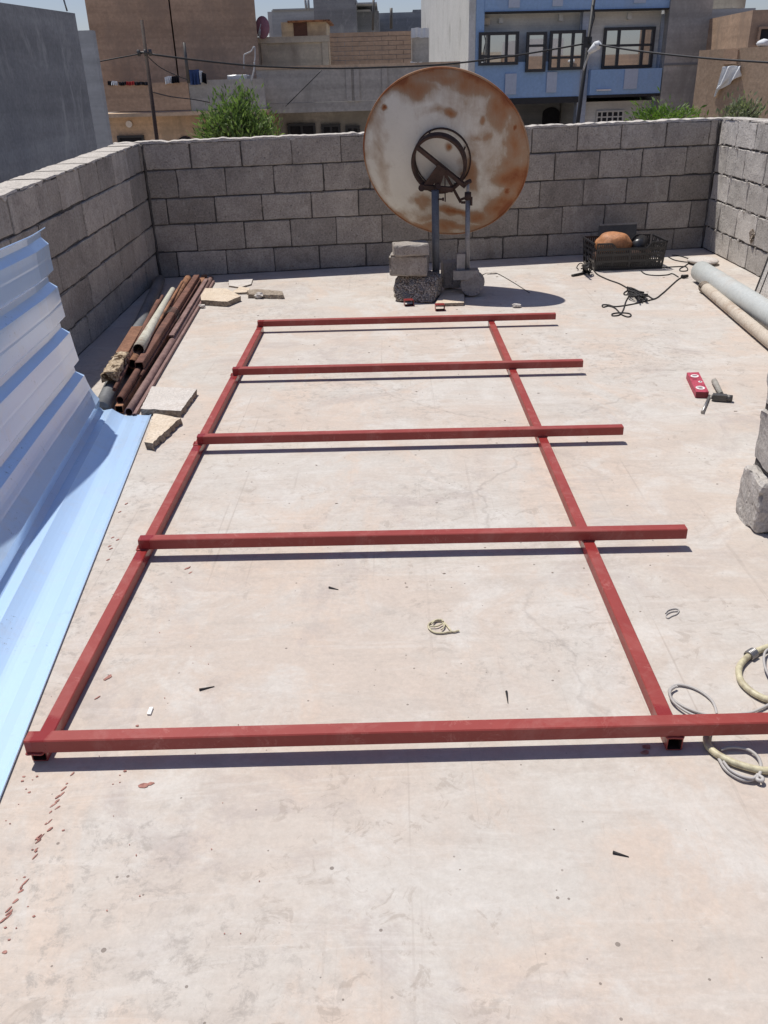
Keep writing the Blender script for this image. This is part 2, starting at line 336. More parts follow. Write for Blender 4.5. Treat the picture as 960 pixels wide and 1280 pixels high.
M['blue_pale'] = mottled('pale blue panel', (0.48, 0.54, 0.64), (0.54, 0.60, 0.70), 1.5, 0.8, 14, 0.1, 0.1, 0.01, 0.2)
M['blue_grey'] = mottled_k(2.00, 'blue grey render', (0.19, 0.215, 0.265), (0.24, 0.265, 0.315), 0.8, 0.9, 14, 0.1, 0.1, 0.01, 0.15)
M['recess'] = mottled_k(2.38, 'grey painted recess', (0.25, 0.25, 0.25), (0.31, 0.31, 0.305), 0.9, 0.9, 14, 0.1, 0.1, 0.01, 0.15)
M['dark_trim'] = plain('black trim', (0.02, 0.02, 0.022), 0.6)
M['frame_dark'] = plain('dark window frame', (0.028, 0.028, 0.032), 0.4)
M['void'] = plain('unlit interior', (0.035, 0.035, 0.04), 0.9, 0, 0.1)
M['shutter'] = mottled_k(2.0, 'grey shutter', (0.10, 0.105, 0.115), (0.14, 0.145, 0.155), 1.0, 0.8, 20, 0.1)
M['door_brown'] = plain('rusty brown door', (0.09, 0.04, 0.032), 0.7)
M['dish_pink'] = mottled('faded pink dish', (0.30, 0.13, 0.16), (0.38, 0.19, 0.22), 5, 0.7, 30, 0.1)
M['cloth_white'] = plain('white cloth', (0.70, 0.72, 0.73), 0.9, 0, 0.1, 0.05)
M['cloth_blue'] = plain('blue cloth', (0.05, 0.085, 0.20), 0.9, 0, 0.1)
M['cloth_red'] = plain('red cloth', (0.40, 0.05, 0.05), 0.9, 0, 0.1)
M['cloth_black'] = plain('black cloth', (0.02, 0.02, 0.025), 0.9, 0, 0.1)
M['tin'] = plain('pale tin', (0.50, 0.51, 0.52), 0.4, 0.3)
M['pole_brown'] = mottled('brown iron pole', (0.045, 0.03, 0.025), (0.08, 0.055, 0.045), 8, 0.7, 60, 0.2)
M['bark'] = mottled('bark', (0.10, 0.075, 0.055), (0.17, 0.13, 0.10), 12, 0.95, 60, 0.3)

def leaf_mat(name, a, b_):
    mt, nt, b, N, L = new_mat(name)
    g = nt.nodes.new('ShaderNodeNewGeometry')
    col = mixc(nt, g.outputs['Random Per Island'], a, b_)
    L.new(col, b.inputs['Base Color']); b.inputs['Roughness'].default_value = 0.55
    b.inputs['Specular IOR Level'].default_value = 0.3
    tr = nt.nodes.new('ShaderNodeBsdfTranslucent'); L.new(mixc(nt, 1.0, col, (1.1, 1.3, 0.7), 'MULTIPLY'), tr.inputs['Color'])
    mx = nt.nodes.new('ShaderNodeMixShader'); mx.inputs[0].default_value = 0.35
    L.new(b.outputs[0], mx.inputs[1]); L.new(tr.outputs[0], mx.inputs[2])
    L.new(mx.outputs[0], nt.nodes['Material Output'].inputs['Surface'])
    return mt
M['leaf'] = leaf_mat('green leaves', (0.085, 0.135, 0.04), (0.22, 0.29, 0.11))
M['leaf_bright'] = leaf_mat('bright green leaves', (0.09, 0.16, 0.03), (0.17, 0.25, 0.06))
M['leaf_grey'] = leaf_mat('dusty grey green leaves', (0.16, 0.18, 0.11), (0.28, 0.29, 0.20))

# ------------------------------------------------------------------ object helpers
def base_of(bm):
    xs = [v.co.x for v in bm.verts]; ys = [v.co.y for v in bm.verts]; zs = [v.co.z for v in bm.verts]
    return Vector(((min(xs) + max(xs)) / 2, (min(ys) + max(ys)) / 2, min(zs)))

def world_loc(o):
    v = Vector((0, 0, 0))
    while o is not None:
        v += o.location; o = o.parent
    return v

def obj(name, bm, mats, parent=None, smooth=False, label=None):
    """one mesh object built in world coordinates, origin at its base"""
    me = bpy.data.meshes.new(name)
    b = base_of(bm)
    for v in bm.verts: v.co -= b
    bmesh.ops.recalc_face_normals(bm, faces=bm.faces[:])
    bm.to_mesh(me); bm.free()
    for x in (mats if isinstance(mats, (list, tuple)) else [mats]): me.materials.append(M[x])
    if smooth:
        for p in me.polygons: p.use_smooth = True
    o = bpy.data.objects.new(name, me); COL.objects.link(o)
    if parent is not None:
        o.parent = parent; o.location = b - world_loc(parent)
    else:
        o.location = b
    if label: o['label'] = label
    return o

def tag(o, label, cat, group=None):
    o['label'] = label; o['category'] = cat
    if group: o['group'] = group
    return o

def thing(name, label, cat, loc, group=None):
    o = bpy.data.objects.new(name, None); COL.objects.link(o)
    o.empty_display_size = 0.1; o.location = Vector(loc)
    return tag(o, label, cat, group)

def structure(o, label=None):
    o['kind'] = 'structure'
    if label: o['label'] = label
    return o

def stuff(o, label, cat):
    o['kind'] = 'stuff'; o['label'] = label; o['category'] = cat; return o

def box(bm, lo, hi, mi=0, xf=None):
    vs = []
    for z in (lo[2], hi[2]):
        for x, y in ((lo[0], lo[1]), (hi[0], lo[1]), (hi[0], hi[1]), (lo[0], hi[1])):
            p = Vector((x, y, z)); vs.append(bm.verts.new(xf @ p if xf else p))
    fs = []
    for idx in ((3, 2, 1, 0), (4, 5, 6, 7), (0, 1, 5, 4), (1, 2, 6, 5), (2, 3, 7, 6), (3, 0, 4, 7)):
        f = bm.faces.new([vs[i] for i in idx]); f.material_index = mi; fs.append(f)
    return vs

def prism(bm, pts, z0, z1, mi_top=0, mi_side=None, jit=0.0):
    """polygon (world xy) extruded between z0 and z1, the edge slightly ragged"""
    if mi_side is None: mi_side = mi_top
    P = []
    for i in range(len(pts)):
        a = Vector(pts[i][:2]); b = Vector(pts[(i + 1) % len(pts)][:2])
        n = max(1, int((b - a).length / 0.018)) if jit else 1
        for k in range(n):
            q = a.lerp(b, k / n)
            if jit: q += Vector((noise.noise((q.x * 31, q.y * 31, 1)), noise.noise((q.x * 31, q.y * 31, 7)))) * jit
            P.append(q)
    top = [bm.verts.new((p.x, p.y, z1 + (noise.noise((p.x * 19, p.y * 19, 3)) * jit * 0.4 if jit else 0))) for p in P]
    bot = [bm.verts.new((p.x + (rnd.uniform(-jit, jit) if jit else 0), p.y + (rnd.uniform(-jit, jit) if jit else 0), z0)) for p in P]
    f = bm.faces.new(top); f.material_index = mi_top
    f = bm.faces.new(bot[::-1]); f.material_index = mi_side
    n = len(P)
    for i in range(n):
        f = bm.faces.new((top[i], bot[i], bot[(i + 1) % n], top[(i + 1) % n])); f.material_index = mi_side

def frame_of(d):
    d = d.normalized(); up = Vector((0, 0, 1)) if abs(d.z) < 0.9 else Vector((0, 1, 0))
    s = d.cross(up).normalized(); u = s.cross(d).normalized()
    return s, u

def tube(bm, p0, p1, r, r1=None, wall=0.0, seg=16, mi=0, mi_in=0, cap=True, cuts=1):
    p0, p1 = Vector(p0), Vector(p1); r1 = r if r1 is None else r1
    s, u = frame_of(p1 - p0)
    def ring(c, rr): return [bm.verts.new(c + (s * cos(2 * pi * k / seg) + u * sin(2 * pi * k / seg)) * rr) for k in range(seg)]
    rings = [ring(p0.lerp(p1, i / cuts), r + (r1 - r) * i / cuts) for i in range(cuts + 1)]
    for a, b in zip(rings, rings[1:]):
        for k in range(seg):
            f = bm.faces.new((a[k], a[(k + 1) % seg], b[(k + 1) % seg], b[k])); f.material_index = mi; f.smooth = True
    if wall > 0:
        ia, ib = ring(p0, r - wall), ring(p1, r1 - wall)
        for k in range(seg):
            k2 = (k + 1) % seg
            f = bm.faces.new((ia[k2], ia[k], ib[k], ib[k2])); f.material_index = mi_in; f.smooth = True
            f = bm.faces.new((rings[0][k2], rings[0][k], ia[k], ia[k2])); f.material_index = mi
            f = bm.faces.new((rings[-1][k], rings[-1][k2], ib[k2], ib[k])); f.material_index = mi
    elif cap:
        f = bm.faces.new(rings[0][::-1]); f.material_index = mi
        f = bm.faces.new(rings[-1]); f.material_index = mi

def square_tube(bm, p0, p1, w, h, wall=0.003, mi=0, mi_in=1, cuts=40, attr=None, fresh=()):
    """hollow rectangular tube whose centre line runs p0 - p1"""
    p0, p1 = Vector(p0), Vector(p1); s, u = frame_of(p1 - p0)
    L = (p1 - p0).length
    bev = min(w, h) * 0.07
    prof = []
    for sx, sz in ((1, 1), (-1, 1), (-1, -1), (1, -1)):
        if sx * sz > 0: prof += [(sx * w / 2, sz * (h / 2 - bev)), (sx * (w / 2 - bev), sz * h / 2)]
        else: prof += [(sx * (w / 2 - bev), sz * h / 2), (sx * w / 2, sz * (h / 2 - bev))]
    n = len(prof)
    lay = bm.verts.layers.float.get(attr) if attr else None
    rings = []
    for i in range(cuts + 1):
        c = p0.lerp(p1, i / cuts)
        r = [bm.verts.new(c + s * a + u * b) for a, b in prof]
        if lay:
            t = L * i / cuts
            val = max([0.0] + [max(0.0, 1.0 - abs(t - f[0]) / f[1]) for f in fresh])
            for v in r: v[lay] = val
        rings.append(r)
    for a, b in zip(rings, rings[1:]):
        for k in range(n):
            f = bm.faces.new((a[k], a[(k + 1) % n], b[(k + 1) % n], b[k])); f.material_index = mi
    inner = []
    for c in (p0, p1):
        inner.append([bm.verts.new(c + s * a * (1 - 2 * wall / w) + u * b * (1 - 2 * wall / h)) for a, b in prof])
    for k in range(n):
        k2 = (k + 1) % n
        f = bm.faces.new((inner[0][k2], inner[0][k], inner[1][k], inner[1][k2])); f.material_index = mi_in
        f = bm.faces.new((rings[0][k2], rings[0][k], inner[0][k], inner[0][k2])); f.material_index = mi
        f = bm.faces.new((rings[-1][k], rings[-1][k2], inner[1][k2], inner[1][k])); f.material_index = mi

def catmull(pts, n=8):
    P = [Vector(p) for p in pts]
    P = [P[0] * 2 - P[1]] + P + [P[-1] * 2 - P[-2]]
    out = []
    for i in range(1, len(P) - 2):
        a, b, c, d = P[i - 1:i + 3]
        for k in range(n):
            t = k / n
            out.append(0.5 * ((2 * b) + (c - a) * t + (2 * a - 5 * b + 4 * c - d) * t * t + (3 * b - a - 3 * c + d) * t ** 3))
    out.append(P[-2]); return out

def cable(bm, pts, r, n=8, seg=8, mi=0, smooth_path=True):
    P = catmull(pts, n) if smooth_path else [Vector(p) for p in pts]
    Q = [P[0]]
    for p in P[1:]:
        if (p - Q[-1]).length > 1e-4: Q.append(p)
    P = Q
    rings = []; ps = None
    for i, p in enumerate(P):
        d = (P[min(i + 1, len(P) - 1)] - P[max(i - 1, 0)]).normalized()
        if ps is None: s, u = frame_of(d)
        else:
            s = (ps - d * ps.dot(d)).normalized(); u = d.cross(s)
        ps = s
        rings.append([bm.verts.new(p + (s * cos(2 * pi * k / seg) + u * sin(2 * pi * k / seg)) * r) for k in range(seg)])
    for a, b in zip(rings, rings[1:]):
        for k in range(seg):
            f = bm.faces.new((a[k], a[(k + 1) % seg], b[(k + 1) % seg], b[k])); f.smooth = True; f.material_index = mi
    bm.faces.new(rings[0][::-1]).material_index = mi; bm.faces.new(rings[-1]).material_index = mi

def rough_box(bm, size, xf, n=(8, 4, 5), r=0.008, amp=0.004, freq=9.0, mi=0, seed=0.0):
    """a box with rounded, chipped edges; centred on the origin, placed by xf"""
    hx, hy, hz = size[0] / 2, size[1] / 2, size[2] / 2
    V = {}
    sv = Vector((seed * 13.7, seed * 7.1, seed * 3.3))
    def vert(i, j, k):
        key = (i, j, k)
        if key in V: return V[key]
        def lat(i, n, h):     # lattice line positions, with lines just inside the edges
            if i == 0: return -h
            if i == n: return h
            if i == 1: return -h + r
            if i == n - 1: return h - r
            return -h + r + (2 * h - 2 * r) * (i - 1) / (n - 2)
        p = Vector((lat(i, n[0], hx), lat(j, n[1], hy), lat(k, n[2], hz)))
        inner = Vector((max(-hx + r, min(hx - r, p.x)), max(-hy + r, min(hy - r, p.y)), max(-hz + r, min(hz - r, p.z))))
        d = p - inner
        edge = sum(1 for c in (d.x, d.y, d.z) if abs(c) > 1e-6)
        if d.length > 0: p = inner + d.normalized() * r
        q = p * freq + sv
        nv = noise.noise_vector(q)
        p = p + nv * amp * (1.0 if edge < 2 else 2.2)
        if edge >= 2:
            chip = max(0.0, noise.noise(q * 0.8 + Vector((5, 5, 5))) - 0.18) * amp * 9
            p -= d.normalized() * chip
        V[key] = bm.verts.new(xf @ p); return V[key]
    def quad(a, b, c, d):
        f = bm.faces.new((vert(*a), vert(*b), vert(*c), vert(*d))); f.material_index = mi; f.smooth = False
    nx, ny, nz = n
    for i in range(nx):
        for j in range(ny):
            quad((i, j, 0), (i, j + 1, 0), (i + 1, j + 1, 0), (i + 1, j, 0))
            quad((i, j, nz), (i + 1, j, nz), (i + 1, j + 1, nz), (i, j + 1, nz))
    for i in range(nx):
        for k in range(nz):
            quad((i, 0, k), (i + 1, 0, k), (i + 1, 0, k + 1), (i, 0, k + 1))
            quad((i, ny, k), (i, ny, k + 1), (i + 1, ny, k + 1), (i + 1, ny, k))
    for j in range(ny):
        for k in range(nz):
            quad((0, j, k), (0, j, k + 1), (0, j + 1, k + 1), (0, j + 1, k))
            quad((nx, j, k), (nx, j + 1, k), (nx, j + 1, k + 1), (nx, j, k + 1))

def lump(bm, c, r, amp=0.35, sub=2, mi=0, sq=(1, 1, 1), seed=0.0):
    g = bmesh.ops.create_icosphere(bm, subdivisions=sub, radius=1.0)
    for v in g['verts']:
        k = 1 + amp * noise.noise(v.co * 1.7 + Vector((seed, seed * 2.1, seed * 0.7)))
        v.co = Vector((v.co.x * sq[0], v.co.y * sq[1], v.co.z * sq[2])) * (r * k) + Vector(c)
    for f in {f for v in g['verts'] for f in v.link_faces}: f.material_index = mi

# ------------------------------------------------------------------ the roof floor and the ground below
bm = bmesh.new()
pts = [(-2.30, -2.2), (3.30, -2.2), (3.30, 8.75), (-2.35, 7.90)]
prism(bm, pts, -4.0, 0.0)
structure(obj('floor', bm, 'floor'), 'pale pinkish concrete roof floor in full sun')

bm = bmesh.new()
S = 600
for q in (((-S, -S), (S, S)),):
    box(bm, (-S, -S, -4.6), (S, S, -4.02))
structure(obj('ground', bm, 'ground'), 'dusty ground between the houses')

# ------------------------------------------------------------------ block walls
def block_wall(name, label, a, b, side, joints_a, joints_b, thick=0.19, blen=0.425, mats=('block', 'mortar'), offs=None, n=(10, 3, 6),
               amp=0.003, lumps=0, seed=1, gap=0.007):
    """courses of blocks between the inner face points a and b (xy); side = outward unit normal sign"""
    R = random.Random(seed)
    a, b = Vector(a), Vector(b)
    L = (b - a).length; u = (b - a) / L; out = Vector((-u.y, u.x)) * side
    bm = bmesh.new()
    za = [0.0] + list(joints_a); zb = [0.0] + list(joints_b)
    # mortar core, set back from the block faces
    ins = 0.009
    for k in range(len(za) - 1):
        vs = []
        for t, zz in ((0.012 / L, (za[k], za[k + 1])), (1 - 0.012 / L, (zb[k], zb[k + 1]))):
            p = a + u * L * t
            for d in (ins, thick - ins):
                for z in zz:
                    q = p + out * d
                    vs.append(bm.verts.new((q.x, q.y, z - (0.004 if k == len(za) - 2 and z == zz[1] else 0))))
        for idx in ((0, 1, 5, 4), (2, 6, 7, 3), (1, 3, 7, 5), (0, 4, 6, 2), (0, 2, 3, 1), (4, 5, 7, 6)):
            bm.faces.new([vs[i] for i in idx]).material_index = 1
    for k in range(len(za) - 1):
        s = -(offs[k % len(offs)]) if offs else -R.uniform(0, blen)
        while s < L - 0.02:
            e = s + blen + R.uniform(-0.014, 0.014)
            s0, s1 = max(s, 0.0), min(e, L)
            if s1 - s0 > 0.05:
                t0, t1 = s0 / L, s1 / L; tm = (t0 + t1) / 2
                zlo = za[k] + (zb[k] - za[k]) * tm; zhi = za[k + 1] + (zb[k + 1] - za[k + 1]) * tm
                slope = ((zb[k] - za[k]) + (zb[k + 1] - za[k + 1])) / 2 / L
                g = gap + R.uniform(-0.003, 0.006)
                c = a + u * ((s0 + s1) / 2) + out * (thick / 2 + R.uniform(-0.006, 0.004))
                X = Vector((u.x, u.y, slope)).normalized(); Y = Vector((out.x, out.y, 0)); Z = Vector((0, 0, 1))
                xf = Matrix(((X.x, Y.x, Z.x, c.x), (X.y, Y.y, Z.y, c.y), (X.z, Y.z, Z.z, (zlo + zhi) / 2), (0, 0, 0, 1)))
                xf = xf @ Matrix.Rotation(R.uniform(-0.010, 0.010), 4, 'Z') @ Matrix.Rotation(R.uniform(-0.008, 0.008), 4, 'Y')
                lx = s1 - s0 - g; nn = (max(4, int(n[0] * lx / blen)), n[1], n[2])
                rough_box(bm, (lx, thick, zhi - zlo - g - R.uniform(0, 0.005)), xf, nn, 0.007, amp, 11.0, 0, R.uniform(0, 90))
            s = e
    if lumps:       # mortar squeezed out of the bed joints
        for k in range(1, len(za) - 1):
            for q in range(lumps):
                s = R.uniform(0, L); t = s / L
                z = za[k] + (zb[k] - za[k]) * t
                p = a + u * s + out * R.uniform(-0.004, 0.005)
                lump(bm, (p.x, p.y, z + R.uniform(-0.014, 0.006)), R.uniform(0.004, 0.012), 0.7, 1, 2, (1.6, 0.8, 1.0), R.uniform(0, 50))
    o = obj(name, bm, list(mats))
    return tag(o, label, 'wall')

def coping(parent_pts, zA, zB, thick, parent, side, seed, hgt=0.022, joints=None):
    """ragged bed of pale mortar on the last course; on the side walls it paints in sunlit block tops"""
    a, b = Vector(parent_pts[0]), Vector(parent_pts[1]); L = (b - a).length; u = (b - a) / L; out = Vector((-u.y, u.x)) * side
    bm = bmesh.new(); n = int(L / 0.015); rows = []; dark = set()
    for i in range(n + 1):
        t = i / n; p = a + u * L * t; z = zA + (zB - zA) * t
        r = []
        j = noise.noise((t * L * 5.1, seed, 0)); j2 = noise.noise((t * L * 17.0, seed, 4))
        h = max(0.003, hgt * (0.75 + 0.6 * j + 0.5 * j2))
        drip = max(0.0, noise.noise((t * L * 9.0, seed, 9)) - 0.25) * 0.09
        if joints and ((t * L) % joints < 0.03): dark.add(i); h = 0.001; drip = 0.0
        for d, zz in ((-0.002 - 0.006 * abs(j2), -0.004 - drip), (-0.002 + 0.004 * j, h * 0.8), (0.05, h * (1 + 0.2 * j2)), (thick - 0.05, h * (1 - 0.2 * j)), (thick, h * 0.7), (thick + 0.004, -0.006)):
            q = p + out * d; r.append(bm.verts.new((q.x, q.y, z + zz)))
        rows.append(r)
    for i, (r1, r2) in enumerate(zip(rows, rows[1:])):
        for k in range(5): bm.faces.new((r1[k], r1[k + 1], r2[k + 1], r2[k])).material_index = int(i in dark or i + 1 in dark)
        bm.faces.new((r1[5], r1[0], r2[0], r2[5]))
    bm.faces.new(rows[0]); bm.faces.new(rows[-1][::-1])
    return obj('coping', bm, ['mortar_pale', 'mortar'], parent)

WL, WRt = (-2.31, 7.665), (3.25, 8.533)
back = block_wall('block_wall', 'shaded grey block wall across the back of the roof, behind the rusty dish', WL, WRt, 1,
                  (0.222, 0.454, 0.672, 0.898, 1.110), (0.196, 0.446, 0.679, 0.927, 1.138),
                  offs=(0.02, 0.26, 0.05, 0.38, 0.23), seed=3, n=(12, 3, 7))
coping((WL, WRt), 1.110, 1.138, 0.19, back, 1, 2.0)
LN = (-1.80, -2.0)
dz = 0.075
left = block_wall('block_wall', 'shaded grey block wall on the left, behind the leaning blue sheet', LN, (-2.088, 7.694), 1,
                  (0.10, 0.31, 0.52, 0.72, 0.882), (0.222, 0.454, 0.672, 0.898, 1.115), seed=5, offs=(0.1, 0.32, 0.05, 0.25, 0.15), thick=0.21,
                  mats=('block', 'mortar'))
coping((LN, (-2.088, 7.66)), 0.882, 1.115, 0.21, left, 1, 6.0, 0.010, 0.425)  # pale layer added so the block tops look sunlit
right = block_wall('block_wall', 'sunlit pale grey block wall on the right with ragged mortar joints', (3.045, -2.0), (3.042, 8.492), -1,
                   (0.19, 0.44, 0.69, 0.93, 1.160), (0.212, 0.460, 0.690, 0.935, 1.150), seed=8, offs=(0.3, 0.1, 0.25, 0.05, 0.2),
                   mats=('block_sunlit', 'mortar', 'mortar_pale'), lumps=120, amp=0.005, n=(10, 3, 6), gap=0.009, thick=0.2)
coping(((3.045, -2.0), (3.042, 8.46)), 1.160, 1.150, 0.20, right, -1, 9.0, 0.012, 0.425)  # same added pale layer, in place of sunlit block tops
stub = block_wall('block_wall', 'broken end of a grey block wall cut off by the right edge, nearest the red frame', (1.332, 2.70), (3.035, 2.70), 1,
                  (0.215, 0.43, 0.65, 0.87, 1.10), (0.215, 0.43, 0.65, 0.87, 1.10), seed=12, offs=(0.0, 0.19, 0.0, 0.2, 0.0), blen=0.42,
                  mats=('block_sunlit', 'mortar', 'mortar_pale'), lumps=60, amp=0.008, n=(14, 8, 9), gap=0.012, thick=0.2)
for par, (x, y), h in ((left, (-2.080, 7.695), 1.11), (right, (3.036, 8.492), 1.13)):
    bm = bmesh.new()
    cable(bm, [(x + 0.004 * sin(k * 2.3), y + 0.003 * cos(k * 1.7), h * k / 14) for k in range(15)], 0.012, 2, 6)
    obj('corner_leak_fill', bm, 'mortar', par)  # strip added to stop sun leaking through the corner gap
# rough broken foot of the stub
bm = bmesh.new()
rough_box(bm, (0.10, 0.19, 0.20), Matrix.Translation((1.352, 2.80, 0.10)), (7, 11, 11), 0.012, 0.0065, 26.0, 0, 4.0)
obj('broken_block', bm, 'block_sunlit', stub)
# cement fillet hole with brick rubble in the right wall
bm = bmesh.new()
p = WX(940, 296, 3.035)
lump(bm, p, 0.045, 0.8, 2, 0, (0.5, 1, 1.2), 3.0)
obj('mortar_plug', bm, 'block_rough', right)

# ------------------------------------------------------------------ red steel frame
T = 0.04
frame = thing('steel_grid', 'red painted frame of two rails and five crossbars on the floor', 'steel frame', (0, 3.6, 0))
rung_y = [(1.605, 1.628), (2.632, 2.628), (3.616, 3.616), (4.655, 4.648), (5.735, 5.738)]
rung_x = [(-0.932, 1.005), (-0.922, 1.022), (-0.912, 1.045), (-0.920, 1.075), (-0.926, 1.115)]
def frame_bm():
    bm = bmesh.new(); bm.verts.layers.float.new('fresh'); return bm
for x0, x1 in ((-0.912, -0.913), (0.679, 0.677)):
    bm = frame_bm(); y0 = 1.603
    fr = [(max(0.0, ya - y0) - 0.04, 0.11) for ya, _ in rung_y] + [(0.06, 0.12)]
    square_tube(bm, (x0, y0, T / 2 + 0.001), (x1, 5.752, T / 2 + 0.001), T, T, 0.003, 0, 1, 160, 'fresh', fr)
    obj('rail', bm, ['red', 'tube_inside'], frame)
for (ya, yb), (xa, xb) in zip(rung_y, rung_x):
    bm = frame_bm()
    yr = ya + (yb - ya)
    square_tube(bm, (xa, ya, T * 1.5 + 0.0015), (xb, yb, T * 1.5 + 0.0015), T, T, 0.003, 0, 1, 90, 'fresh', [(-0.90 - xa, 0.05)])
    obj('crossbar', bm, ['red', 'tube_inside'], frame)
# weld beads at every joint
for (ya, yb) in rung_y:
    for x in (-0.912, 0.678):
        y = ya + (yb - ya) * (x + 0.92) / 1.9; z = T + 0.0015
        bm = bmesh.new()
        cable(bm, [(x - 0.0208, y + 0.02, z), (x - 0.0212, y + 0.005, z + .0008), (x - 0.0208, y - 0.012, z - .0005), (x - 0.019, y - 0.0212, z), (x - 0.006, y - 0.0217, z + .0008),
                   (x + 0.007, y - 0.0213, z - .0006), (x + 0.019, y - 0.0215, z), (x + 0.0211, y - 0.010, z + .0006), (x + 0.0207, y + 0.006, z), (x + 0.0208, y + 0.02, z)], 0.0032, 4, 6)
        obj('weld_bead', bm, 'red', frame)
for c, a, lab in ((F(511, 383), 0.12, 'small red tube offcut on the floor in front of the broken block'), (F(550, 389), 0.05, 'small red tube offcut at the corner of the pale tile under the dish')):
    bm = frame_bm(); d = Vector((sin(a), -cos(a), 0)) * 0.03
    square_tube(bm, Vector((c.x, c.y + 0.03, 0.0235)) - d, Vector((c.x, c.y + 0.03, 0.0235)) + d, 0.07, 0.045, 0.003, 0, 1, 4, 'fresh', [(0, 1)])
    tag(obj('tube_offcut', bm, ['red', 'tube_inside']), lab, 'tube offcut', 'red tube offcuts by the dish')

# ------------------------------------------------------------------ corrugated sheet leaning on the left
def sheet():
    path = [Vector(p) for p in ((-1.262, 0.012), (-1.33, 0.008), (-1.385, 0.006), (-1.43, 0.028), (-1.483, 0.075), (-1.53, 0.135), (-1.558, 0.21), (-1.574, 0.31),
                                (-1.590, 0.48), (-1.604, 0.70), (-1.610, 0.845), (-1.600, 0.95))]
    fine = []
    P3 = catmull([(p.x, p.y, 0) for p in path], 14)
    s = 0.0; pr = P3[0]; acc = []
    for p in P3:
        s += (p - pr).length; acc.append((s, p)); pr = p
    tot = s
    def at(q):
        q = max(0, min(tot, q))
        for (s0, p0), (s1, p1) in zip(acc, acc[1:]):
            if s1 >= q: 
                t = 0 if s1 == s0 else (q - s0) / (s1 - s0)
                d = (p1 - p0).normalized() if (p1 - p0).length else Vector((0, 1, 0))
                return p0.lerp(p1, t), Vector((d.y, -d.x, 0)) 
    ribs = [0.028, 0.247, 0.468, 0.69, 0.912, tot - 0.033]
    st = set([0.0, tot])
    prof = [(-0.040, 0.0), (-0.013, 0.034), (0.013, 0.034), (0.040, 0.0)]
    knots = []
    for r in ribs:
        for ds, h in prof:
            if -0.001 <= r + ds <= tot + 0.001: knots.append((min(max(r + ds, 0), tot), h))
    # the edge ribs turn down to a lip
    knots.append((0.0, 0.004)); knots.append((tot, 0.01))
    for a_, b_ in zip(ribs, ribs[1:]):          # shallow swages in each pan
        mid = (a_ + b_) / 2
        for ds, h in ((-0.010, 0.0), (0.0, 0.0006), (0.010, 0.0)):
            knots.append((mid + ds, h))
        for q in (0.052, 0.068, 0.084): knots.append((a_ + q, 0.0)); knots.append((b_ - q, 0.0))
    knots = sorted({round(a, 5): h for a, h in knots}.items())
    d = Vector((0.114, -1.0)).normalized()
    origin = Vector((-1.262, 4.115))
    LEN = 3.6; nL = 60
    bm = bmesh.new(); rows = []
    th = 0.0012
    for i in range(nL + 1):
        q = LEN * i / nL
        row = []
        for (sv, h) in knots:
            p, nrm = at(sv)
            x = p.x + nrm.x * h * -1; z = p.y + nrm.y * h * -1
            # the near end lies back towards the wall
            lean = -0.115 * max(0.0, q - 0.25) * max(0.0, z - 0.06) 
            wob = 0.004 * sin(q * 3.1 + sv * 6)
            ox = x - (-1.262) + lean + wob * min(1, z * 3)
            w = origin + d * q + Vector((-d.y, d.x)) * ox * 1.0
            w.y += 0
            row.append(bm.verts.new((w.x, w.y, max(z, 0.003))))
        rows.append(row)
    for r1, r2 in zip(rows, rows[1:]):
        for k in range(len(r1) - 1):
            bm.faces.new((r1[k], r1[k + 1], r2[k + 1], r2[k]))
    o = obj('corrugated_sheet', bm, 'sheet')
    md = o.modifiers.new('thickness', 'SOLIDIFY'); md.thickness = 0.0035; md.offset = 0.0
    return tag(o, 'pale blue ribbed metal sheet bent against the left wall', 'metal sheet')
sheet()

# ------------------------------------------------------------------ rusty satellite dish and its stand
DY = 6.95
dc = W(556, 190, DY); dc.z = 0.998
tilt = radians(22)
yw = radians(14)                               # turned a little, its right edge nearer to us
DN = Vector((-sin(yw) * cos(tilt), -cos(yw) * cos(tilt), -sin(tilt)))       # back of the dish, towards us and down
DX = Vector((cos(yw), -sin(yw), 0))
DU = DN.cross(DX) * -1                          # up in the dish plane
if DU.z < 0: DU = -DU
RX, RZ, DEP = 0.632, 0.645, 0.13
dish = thing('satellite_dish', 'large rusty white satellite dish seen from behind on a grey post', 'satellite dish', (0.40, 6.85, 0))
def dpt(px, py, off):
    """point on the plane standing 'off' behind the dish rim, seen at that place of the photograph"""
    d = ray(px, py); o = dc + DN * off
    t = (o - EYE).dot(DN) / d.dot(DN); return EYE + d * t
def dish_px(x, y):       # unit-disc coordinates of a place on the dish
    p = dpt(x, y, 0.06); v = p - dc
    return v.dot(DX) / RX, v.dot(DU) / RZ
blobs = [  # x, y, rx, ry (photo px), strength
    (600, 122, 60, 40, .34), (632, 205, 30, 70, .42), (556, 98, 85, 14, .55), (555, 278, 80, 16, .40), (470, 160, 10, 40, .30),
    (475, 205, 9, 70, .35), (512, 110, 30, 13, .85), (556, 97, 50, 10, .75), (600, 105, 34, 16, .8), (625, 135, 22, 30, .8), (643, 180, 16, 40, .75), (585, 140, 24, 10, .25),
    (640, 225, 20, 28, .95), (628, 262, 22, 22, .95), (648, 195, 12, 30, .6), (600, 165, 16, 10, .45),
    (570, 137, 10, 7, .85), (548, 135, 26, 6, .45), (593, 215, 11, 22, .75), (596, 190, 10, 30, .45), (530, 250, 13, 12, .6), (566, 263, 28, 7, .95), (595, 270, 22, 11, .8),
    (556, 285, 46, 9, .75), (530, 272, 20, 12, .5), (610, 165, 8, 14, .5), (604, 150, 5, 6, .8), (562, 178, 5, 4, .9), (500, 275, 16, 10, .35),
    (479, 137, 3.0, 3.0, 1.5), (643, 163, 2.6, 2.6, 1.5), (633, 241, 4, 7, 1.2), (547, 114, 2, 2, .9)]
bl = []
